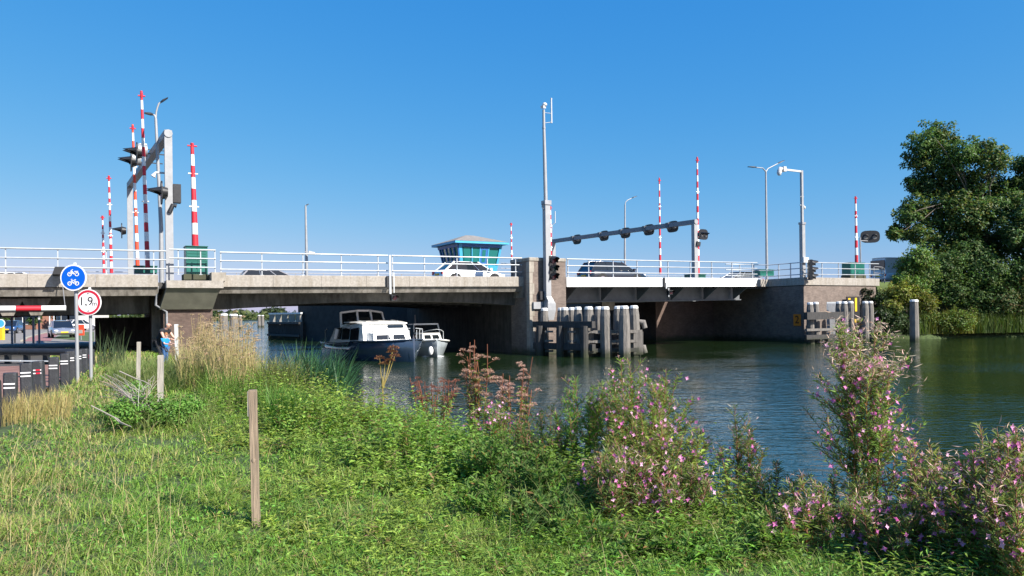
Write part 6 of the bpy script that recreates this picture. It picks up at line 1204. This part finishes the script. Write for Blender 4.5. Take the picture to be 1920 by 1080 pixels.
for x_, d_, H_, sp_, ns_, fl, lab in ((1150, 5.75, .66, .36, 22, 90, 'pink flowering willowherb low in front at the left of the middle plant'), (1265, 5.6, .6, .34, 20, 80, 'pink flowering willowherb low in front at the right of the middle plant'), (1500, 5.0, .46, .32, 16, 50, 'low willowherb with yellowed leaves left of the tallest plant foot'), (1650, 4.7, .55, .34, 20, 80, 'willowherb in front of the tallest plant at the bottom edge'), (1770, 4.6, .62, .34, 22, 90, 'willowherb filling the bottom edge left of the corner plant'), (1800, 5.6, .55, .36, 18, 40, 'willowherb behind the bottom right plants against the water'), (1915, 4.0, .7, .3, 20, 80, 'willowherb cut by the bottom right photo corner')):
    willowherb(lab, at_(x_, d_), H_, sp_, ns_, (.12, .18, .05), flowers=fl, fluff=70, branch=7)
# hemp agrimony with brown pink heads
def agrimony(label, base, H, spread, nst, heads, headc=(.44, .27, .20), stemc=(.30, .12, .07), leafc=(.15, .205, .045), name='hemp_agrimony', group='hemp agrimony by the water', lean=0):
    bx, by = base; bz = GZ1(bx, by) - .05; b0 = np.array([bx, by, bz]); o = thing(name, label, 'plant', (bx, by, bz), 0, group); St, Lf, Hd = VEG(), VEG(), VEG()
    for i in range(nst):
        a = rng.uniform(0, 6.28); r = spread * math.sqrt(rng.random()); hh = H * rng.uniform(.68, 1.0); p0 = b0 + np.array([math.cos(a), math.sin(a), 0]) * r * .4; p1 = b0 + np.array([math.cos(a) * r + lean, math.sin(a) * r, hh]); t = np.linspace(0, 1, 7)[:, None]; P = p0 + (p1 - p0) * t + rng.normal(0, .01, (7, 3)); St.stem(P, .011, .005, np.array(stemc) * rng.uniform(.75, 1.3), 5)
        pos, tan = spots_on(P[:-1], 64); rad = rdir(64, -.5, .3); Lf.leaves(pos, rad, rng.normal(0, .3, (64, 3)) + np.array([0, 0, 1]), rng.uniform(.06, .13, 64), rng.uniform(.016, .03, 64), jit(leafc, 64, .45, .2)); m = rng.random(20) < .5
        pos2 = pos[:14]; Lf.leaves(pos2, rad[:14] - np.array([0, 0, .5]), rdir(14), np.full(14, .08), np.full(14, .02), jit((.28, .14, .06), 14, .3))
        for k in range(heads):
            f_ = rng.uniform(.6, 1); q0 = P[int(f_ * 6)]; q1 = q0 + np.array([rng.normal(0, .09), rng.normal(0, .09), rng.uniform(.05, .18)]); St.stem(np.array([q0, (q0 + q1) / 2, q1]), .004, .0025, stemc, 3); n = 70; d = rdir(n, -.2, 1); c = q1 + d * np.array([.05, .05, .028]) * rng.uniform(.5, 1, (n, 1)); Hd.leaves(c, d + np.array([0, 0, .5]), rdir(n), rng.uniform(.012, .026, n), np.full(n, .010), jit(headc, n, .3, .1))
    St.build('stem', 'leaf', o, b0); Lf.build('leaves', 'leaf', o, b0); Hd.build('flower_heads', 'dry', o, b0); return o
agrimony('tall hemp agrimony with brown pink heads, left of two by the water', at_(893, 11.0), 1.82, .24, 9, 6)
agrimony('lower hemp agrimony with pink heads leaning right over the water', at_(962, 10.6), 1.62, .32, 9, 6, headc=(.52, .33, .26), lean=.12)
agrimony('thin reddish seeding stems left of the hemp agrimony', at_(812, 12.2), 1.15, .45, 12, 3, headc=(.26, .11, .08), stemc=(.28, .10, .06), name='dock_plant', group='reddish weeds')
o = agrimony('single tall yellow stalk with dark brown umbels before the cruiser', at_(716, 12.6), 1.28, .04, 1, 0, stemc=(.44, .36, .11), leafc=(.3, .26, .07), name='angelica', group='seeding stalks'); St, Hd = VEG(), VEG(); b0 = np.array(o.location)
top = b0 + np.array([.0, 0, 1.05])
for (x, y) in ((712, 672), (722, 682), (735, 660), (738, 653), (731, 676), (740, 668)):
    q1 = np.array(atd(x, y, 12.6)); q0 = np.array(atd(717, 730, 12.6)); St.stem(np.array([q0, q0 * .45 + q1 * .55 + np.array([.0, 0, -.02]), q1]), .009, .005, (.46, .37, .12), 4); n = 150; d = rdir(n, -.2, 1); Hd.leaves(q1 + d * np.array([.085, .085, .035]) * rng.uniform(.4, 1, (n, 1)), d, rdir(n), rng.uniform(.02, .04, n), np.full(n, .014), jit((.20, .095, .05), n, .35))
St.stem(np.array([b0, b0 + np.array([.01, 0, .5]), np.array(atd(717, 730, 12.6))]), .016, .011, (.46, .37, .10), 6); St.build('stalk', 'leaf', o, b0); Hd.build('umbels', 'dry', o, b0)
# reed tuft and iris
def tuft(name, label, x0, x1, d0, d1, h0, h1, n, col, wdt, lean=(.1, .8), tip=None, m='blade', seed=0, plume=0, cat='plant', group='tall grasses on the bank', var=.35):
    u = rng.uniform(x0, x1, n); d = rng.uniform(d0, d1, n); x = (u - CX) / F * d; cx, cy = x.mean(), d.mean(); z = np.maximum(ground_z(x, d), -.25) - .05; o = thing(name, label, cat, (cx, cy, float(z.mean())), 0, group); V = VEG(); h = rng.uniform(h0, h1, n) * (.6 + .6 * lump(x, d, 1.3, seed)); az = np.arctan2(d - cy, x - cx) * .5 + rng.normal(0, 1.3, n)
    V.blades(np.stack([x, d, z], 1), h, wdt * rng.uniform(.6, 1.3, n), az, rng.uniform(*lean, n), jit(col, n, var, .1), 4, tip=tip); V.build('blades', m, o, tuple(o.location))
    if plume:
        W_ = VEG(); k = plume; idx = rng.choice(n, k); 
        for i in idx:
            top = np.array([x[i] + rng.normal(0, .12), d[i], z[i] + h[i] * rng.uniform(.85, 1.12)]); W_.stem(np.array([[x[i], d[i], z[i]], [x[i] * .5 + top[0] * .5, d[i], z[i] + h[i] * .6], top]), .006, .004, (.5, .4, .2), 3); q_ = 30; t = rng.random(q_); c = top + np.stack([t * .06 + rng.normal(0, .012, q_), rng.normal(0, .012, q_), -.05 + t * .12 - t * t * .1], 1); W_.leaves(c, rdir(q_, -.6, .4) + np.array([.7, 0, -.2]), rdir(q_), rng.uniform(.03, .07, q_), np.full(q_, .010), jit((.46, .35, .22), q_, .3))
        W_.build('plumes', 'dry', o, tuple(o.location))
    return o
tuft('reed_clump', 'tall pale straw coloured reed clump below the left pillar', 395, 476, 15, 20.5, .85, 1.75, 950, (.46, .38, .18), .014, (.08, .6), (.34, .33, .12), 'dry', 1, 230)
tuft('reed_clump', 'greener feathery grass clump left of the straw coloured reeds', 335, 400, 16, 21, .8, 1.45, 1100, (.26, .27, .09), .016, (.1, .6), (.45, .36, .2), 'dry', 2, 110)
tuft('reed_clump', 'single tuft with brown plumes right beside the brick pillar', 365, 396, 20, 23, 1.3, 1.75, 380, (.38, .30, .15), .016, (.05, .35), None, 'dry', 4, 90)
tuft('iris_clump', 'dark green sword leaved clump at the water before the cruiser', 545, 645, 14.5, 18.0, 1.15, 1.75, 900, (.055, .135, .055), .034, (.15, .75), None, 'blade', 3)
tuft('sedge_clump', 'arching yellow green sedge clump left of the sword leaved plant', 485, 560, 13.5, 18.5, .9, 1.5, 1000, (.17, .21, .055), .020, (.3, .95), (.35, .3, .12), 'blade', 5)
tuft('sedge_clump', 'bright green grass tuft right behind the front wooden stake', 495, 560, 10.2, 12.2, .6, .95, 520, (.10, .21, .035), .014, (.2, .8), None, 'blade', 6)
tuft('grass_verge', 'long green grass around the two middle stakes', 205, 345, 15.5, 23, .35, .75, 4200, (.13, .20, .045), .013, (.2, .9), (.3, .28, .12), 'blade', 7)
tuft('reed_clump', 'few dark reed stalks beneath the bridge left of the people', 178, 232, 23.5, 26, .8, 1.6, 130, (.07, .10, .045), .03, (.1, .5), None, 'blade', 8)
tuft('dry_grass', 'yellow dry grass growing between the bollards', -10, 130, 11.2, 13.2, .35, .62, 1100, (.40, .33, .13), .009, (.1, .6), None, 'dry', 9)
tuft('sedge_clump', 'green blades growing through the base of the straw reeds', 380, 490, 12.8, 18, .5, 1.05, 1500, (.17, .27, .055), .014, (.2, .9), None, 'blade', 11)
tuft('grass_tuft', 'long arching dark grass at the bottom edge left of the middle willowherb', 930, 1130, 4.9, 6.0, .25, .55, 420, (.12, .22, .045), .008, (.4, 1.3), (.3, .3, .12), 'blade', 12)
tuft('grass_tuft', 'long arching grass at the bottom edge around the yellow flowers', 1180, 1460, 4.7, 5.6, .2, .45, 420, (.14, .25, .045), .008, (.4, 1.3), (.3, .3, .12), 'blade', 13)
tuft('grass_tuft', 'tall feathery grass over the dark green bramble bush', 190, 400, 10, 12.5, .35, .75, 700, (.24, .30, .08), .009, (.3, 1.2), (.42, .37, .2), 'blade', 14)
# low leafy shrubs in the meadow
def leafy(label, clumps, col, ln, n, name='bramble', group='low bushes in the meadow'):
    c0 = clumps[0]; P_ = atd(c0[0], c0[1], c0[3]); o = thing(name, label, 'bush', (P_.x, P_.y, GZ1(P_.x, P_.y)), 0, group); V, S_ = VEG(), VEG(); b0 = np.array(o.location)
    for (x, y, rp, d) in clumps:
        p = np.array(atd(x, y, d)); r = rp * d / F; clump_leaves(V, p, r, n, np.array(col) * rng.uniform(.8, 1.25), ln, .75, .4)
        for k in range(5): limb(S_, (p[0], p[1], GZ1(p[0], p[1])), p + rdir(1, .1, 1)[0] * r * .8, .008, .003, (.17, .12, .06), k=4, n=3)
    V.build('foliage', 'leaf', o, b0); S_.build('stem', 'leaf', o, b0)
leafy('dark green bramble bush between dry branches and straw reeds', [(270, 765, 40, 10.6), (225, 775, 34, 10.2), (315, 770, 36, 10.6), (250, 735, 26, 11.6), (350, 765, 30, 11)], (.125, .245, .045), .045, 1100)
leafy('small green bush to the right of the front stake', [(540, 800, 42, 10), (590, 815, 40, 10), (620, 775, 40, 11), (560, 765, 34, 11)], (.14, .27, .045), .045, 1000)
leafy('light green leafy plant at the bottom by the middle willowherb', [(1130, 1030, 34, 5.3), (1110, 990, 24, 5.5), (1150, 1065, 36, 5.0)], (.11, .24, .035), .05, 420)
leafy('bright green plant under the single yellow flower', [(1350, 1062, 26, 5.0), (1390, 1075, 26, 4.9), (1325, 1075, 24, 4.9)], (.10, .22, .035), .05, 320)
# grey dead branches lying in the grass
o = thing('dead_branches', 'bundle of pale grey dead twigs arching over the meadow grass', 'branches', tuple(atd(255, 760, 10.8)), 0); S_ = VEG(); b0 = np.array(o.location)
for k in range(70):
    a = np.array(atd(rng.uniform(250, 290), rng.uniform(755, 775), 10.6 + rng.uniform(-.3, .3))); b = np.array(atd(rng.uniform(185, 300), rng.uniform(700, 745), 11 + rng.uniform(-.6, .6))); m_ = (a + b) / 2 + np.array([rng.normal(0, .04), 0, rng.uniform(.02, .14)]); t = np.linspace(0, 1, 6)[:, None]; S_.stem((1 - t) ** 2 * a + 2 * t * (1 - t) * m_ + t * t * b, .0055, .003, jit((.44, .40, .33), 1, .25)[0], 4)
for (x0, y0, x1, y1) in ((178, 762, 245, 800), (196, 778, 240, 795), (230, 700, 285, 722)): a = np.array(atd(x0, y0, 9.6)); b = np.array(atd(x1, y1, 9.3)); t = np.linspace(0, 1, 5)[:, None]; S_.stem(a + (b - a) * t + rng.normal(0, .015, (5, 3)), .010, .006, (.50, .45, .38), 5)
S_.build('twigs', 'leaf', o, b0)
o = thing('dead_branches', 'thin bare stems bent over in the shade left of the middle willowherb', 'branches', tuple(atd(1020, 1000, 5.6)), 0); S_ = VEG(); b0 = np.array(o.location)
for pts in (((960, 1020), (985, 985), (1030, 965), (1075, 972)), ((1020, 985), (1040, 1015), (1060, 1045)), ((1045, 960), (1060, 985), (1075, 1030)), ((985, 998), (1030, 1005), (1045, 1030)), ((1215, 1062), (1270, 1075), (1320, 1090))): S_.stem(np.array([atd(x, y, 5.5) for x, y in pts]), .005, .003, (.42, .36, .22), 4)
S_.build('stems', 'leaf', o, b0)
# little flowers in the turf
def wild(name, label, x, y, d, cols, r=.03, n=26, st=(.12, .2, .05), group=None):
    p = np.array(atd(x, y, d)); o = thing(name, label, 'flower', (p[0], p[1], GZ1(p[0], p[1])), 0, group); S_, H_ = VEG(), VEG(); b0 = np.array(o.location); S_.stem(np.array([b0, (b0 + p) / 2, p]), .003, .002, st, 3); q = rdir(n, 0, 1); H_.leaves(p + q * np.array([r, r, r * .4]), q + np.array([0, 0, .4]), rdir(n), np.full(n, r * .45), np.full(n, r * .4), jit(cols, n, .1, .04)); S_.build('stem', 'leaf', o, b0); H_.build('petals', 'leaf', o, b0)
wild('yarrow', 'white flower head in the turf right of the stake', 657, 987, 5.9, (.8, .8, .76), .024)
wild('yarrow', 'pair of bluish white flower heads in the shaded herbs', 774, 994, 5.7, (.62, .66, .68), .024)
wild('yarrow', 'small white flower left of the front stake foot', 378, 974, 6.0, (.75, .75, .7), .016)
wild('ragwort', 'bunch of bright yellow flowers at the bottom right', 1364, 1054, 4.95, (.85, .68, .02), .034, 60)
wild('thistle', 'fluffy white seed head before the dark shoots', 1006, 922, 7.0, (.78, .74, .66), .035, 60)
for i, (x, y, c) in enumerate(((492, 1058, 0), (476, 1066, 0), (326, 870, 0), (688, 1006, 0), (345, 806, 0), (570, 772, 1), (416, 800, 1), (600, 1020, 0))): wild('clover_flower' if c == 0 else 'buttercup', ('dull pink clover head at the bottom right of the front stake', 'second dull pink clover head just left of another near the bottom edge', 'brownish pink clover head in the turf mid left', 'pink clover head below the white yarrow', 'pinkish clover head below the bramble bush', 'tiny yellow buttercup right of the front stake top', 'tiny yellow buttercup left of the front stake', 'pale pink clover head left of the white yarrow')[i], x, y, max(4.8, 1.55 * F / (y - 590)), (.36, .15, .17) if c == 0 else (.8, .62, .03), .014, 18)

# ------------------------------------------------------------------ people by the pillar
def body(name, parent, joints, edges, radii, m, sub=2, root=0):
    me = bpy.data.meshes.new(name); me.from_pydata(joints, edges, []); o = bpy.data.objects.new(name, me); C.objects.link(o); o.parent = parent; me.materials.append(MATS[m])
    o.modifiers.new('skin', 'SKIN'); sub_ = o.modifiers.new('sub', 'SUBSURF'); sub_.levels = sub; sub_.render_levels = sub; o.modifiers['skin'].use_smooth_shade = True
    for i, r in enumerate(radii): v = me.skin_vertices[0].data[i]; v.radius = (r, r) if not isinstance(r, tuple) else r; v.use_root = (i == root)
    return o
def person(label, loc, rz, k, pose, top, legs_m, hair=None, sleeve=.5):
    # local: x forward (towards what they look at), y left, z up; k = scale of a 1.75 m adult
    o = thing('person', label, 'person', loc, rz, 'people by the water'); J = {a: Vector(b) * k for a, b in pose.items()}
    nm = ['hip', 'waist', 'chest', 'neck', 'head', 'crown', 'shL', 'elL', 'wrL', 'shR', 'elR', 'wrR', 'hpL', 'knL', 'anL', 'toL', 'hpR', 'knR', 'anR', 'toR']; ix = {n_: i for i, n_ in enumerate(nm)}
    ed = [(ix[a], ix[b]) for a, b in (('hip', 'waist'), ('waist', 'chest'), ('chest', 'neck'), ('neck', 'head'), ('head', 'crown'), ('chest', 'shL'), ('shL', 'elL'), ('elL', 'wrL'), ('chest', 'shR'), ('shR', 'elR'), ('elR', 'wrR'), ('hip', 'hpL'), ('hpL', 'knL'), ('knL', 'anL'), ('anL', 'toL'), ('hip', 'hpR'), ('hpR', 'knR'), ('knR', 'anR'), ('anR', 'toR'))]
    rd = dict(hip=.10, waist=.09, chest=.095, neck=.055, head=.085, crown=.078, shL=.065, elL=.042, wrL=.03, shR=.065, elR=.042, wrR=.03, hpL=.09, knL=.06, anL=.04, toL=.035, hpR=.09, knR=.06, anR=.04, toR=.035)
    body('body', o, [tuple(J[n_]) for n_ in nm], ed, [rd[n_] * k for n_ in nm], 'skin')
    sub = lambda names, grow, edges, m, nme, short: body(nme, o, [tuple(short.get(n_, J[n_])) for n_ in names], [(names.index(a), names.index(b)) for a, b in edges], [rd[n_] * k * grow for n_ in names], m)
    rs = dict(rd, hip=.135, waist=.125, chest=.15, neck=.075, shL=.075, shR=.075)
    sh = {'neck': J['chest'].lerp(J['neck'], .62), 'elL': J['shL'].lerp(J['elL'], sleeve), 'elR': J['shR'].lerp(J['elR'], sleeve)}
    rd.update(rs)
    sub(['hip', 'waist', 'chest', 'neck', 'shL', 'elL', 'shR', 'elR'], 1.2, [('hip', 'waist'), ('waist', 'chest'), ('chest', 'neck'), ('chest', 'shL'), ('shL', 'elL'), ('chest', 'shR'), ('shR', 'elR')], top, 'shirt', sh)
    sub(['hip', 'hpL', 'knL', 'anL', 'hpR', 'knR', 'anR'], 1.16, [('hip', 'hpL'), ('hpL', 'knL'), ('knL', 'anL'), ('hip', 'hpR'), ('hpR', 'knR'), ('knR', 'anR')], legs_m, 'trousers', {})
    fw = Vector((1, 0, -.25)).normalized(); hc = (J['head'] + J['crown']) / 2; h = MB(); h.ball(hc + fw * .098 * k, .02 * k, .016 * k, .026 * k, 8, 6); h.build('nose', 'skin', o)
    for sg in (-1, 1):
        h = MB(); h.ball(hc + fw * .085 * k + Vector((0, sg * .034 * k, .025 * k)), .011 * k, .012 * k, .009 * k, 8, 6); h.build('eye', 'ink', o); h = MB(); h.ball(hc + Vector((-.01 * k, sg * .088 * k, -.005 * k)), .02 * k, .012 * k, .032 * k, 8, 6); h.build('ear', 'skin', o)
        w_ = J['wrL' if sg > 0 else 'wrR']; e_ = J['elL' if sg > 0 else 'elR']; d = (w_ - e_).normalized(); q = d.cross(Vector((0, 0, 1))).normalized(); pts = [w_, w_ + d * .09 * k]; eds = [(0, 1)]; rr = [.028 * k, .034 * k]
        for j, (off, ln) in enumerate(((-.03, .07), (-.01, .08), (.01, .075), (.03, .06))): i0 = len(pts); pts += [w_ + d * (.09 + ln * .5) * k + q * off * k, w_ + d * (.09 + ln) * k + q * off * k - Vector((0, 0, .02 * k))]; eds += [(1, i0), (i0, i0 + 1)]; rr += [.009 * k, .008 * k]
        i0 = len(pts); pts += [w_ + d * .05 * k + q * -.05 * k * sg, w_ + d * .09 * k + q * -.06 * k * sg]; eds += [(0, i0), (i0, i0 + 1)]; rr += [.011 * k, .009 * k]; body('hand', o, [tuple(p) for p in pts], eds, rr, 'skin', 1)
    h = MB(); h.ball(hc + fw * .088 * k - Vector((0, 0, .045 * k)), .012 * k, .026 * k, .007 * k, 8, 5); h.build('mouth', 'lamp_red', o)
    for n_, t_ in (('anL', 'toL'), ('anR', 'toR')): h = MB(); h.tube([J[n_] - Vector((.06 * k, 0, .03 * k)), J[t_] + Vector((.03 * k, 0, -.01 * k))], [.05 * k, .04 * k], 8); h.build('shoe', 'cloth_black', o)
    if hair: h = MB(); h.ball(hc + Vector((-.022 * k, 0, .02 * k)), .098 * k, .094 * k, .108 * k, 14, 10); h.build('hair', hair, o)
    return o
stoop = dict(hip=(-.12, 0, .88), waist=(-.02, 0, 1.02), chest=(.14, 0, 1.22), neck=(.24, 0, 1.36), head=(.31, 0, 1.44), crown=(.33, 0, 1.53), shL=(.15, .19, 1.26), elL=(.30, .24, 1.02), wrL=(.50, .16, .96), shR=(.15, -.19, 1.26), elR=(.32, -.24, 1.02), wrR=(.52, -.16, .98), hpL=(-.10, .1, .85), knL=(.06, .12, .46), anL=(-.10, .12, .08), toL=(.06, .13, .03), hpR=(-.10, -.1, .85), knR=(.06, -.12, .46), anR=(-.10, -.12, .08), toR=(.06, -.13, .03))
stand = dict(hip=(0, 0, .92), waist=(.0, 0, 1.06), chest=(.03, 0, 1.30), neck=(.06, 0, 1.47), head=(.10, 0, 1.56), crown=(.10, 0, 1.66), shL=(.02, .18, 1.36), elL=(.16, .22, 1.16), wrL=(.38, .16, 1.14), shR=(.02, -.18, 1.36), elR=(.16, -.22, 1.14), wrR=(.38, -.16, 1.12), hpL=(0, .09, .88), knL=(.04, .1, .48), anL=(-.02, .1, .08), toL=(.12, .11, .03), hpR=(0, -.09, .88), knR=(.04, -.1, .48), anR=(-.02, -.1, .08), toR=(.12, -.11, .03))
P_ = atd(303, 610, 26.6); person('bald man in a black shirt stooping by the pillar with a fishing hand', (P_.x, P_.y, 2.06 - 1.49 * 1.0), R(-18), 1.0, stoop, 'cloth_black', 'cloth_black', None, .45)['label'] = 'bald man in a black shirt stooping behind the child'
P_ = atd(309, 630, 25.6); person('child with reddish hair in a bright blue shirt', (P_.x, P_.y, 1.72 - 1.61 * .66), R(-15), .66, stand, 'cloth_blue', 'cloth_jeans', 'hair_red', .8)
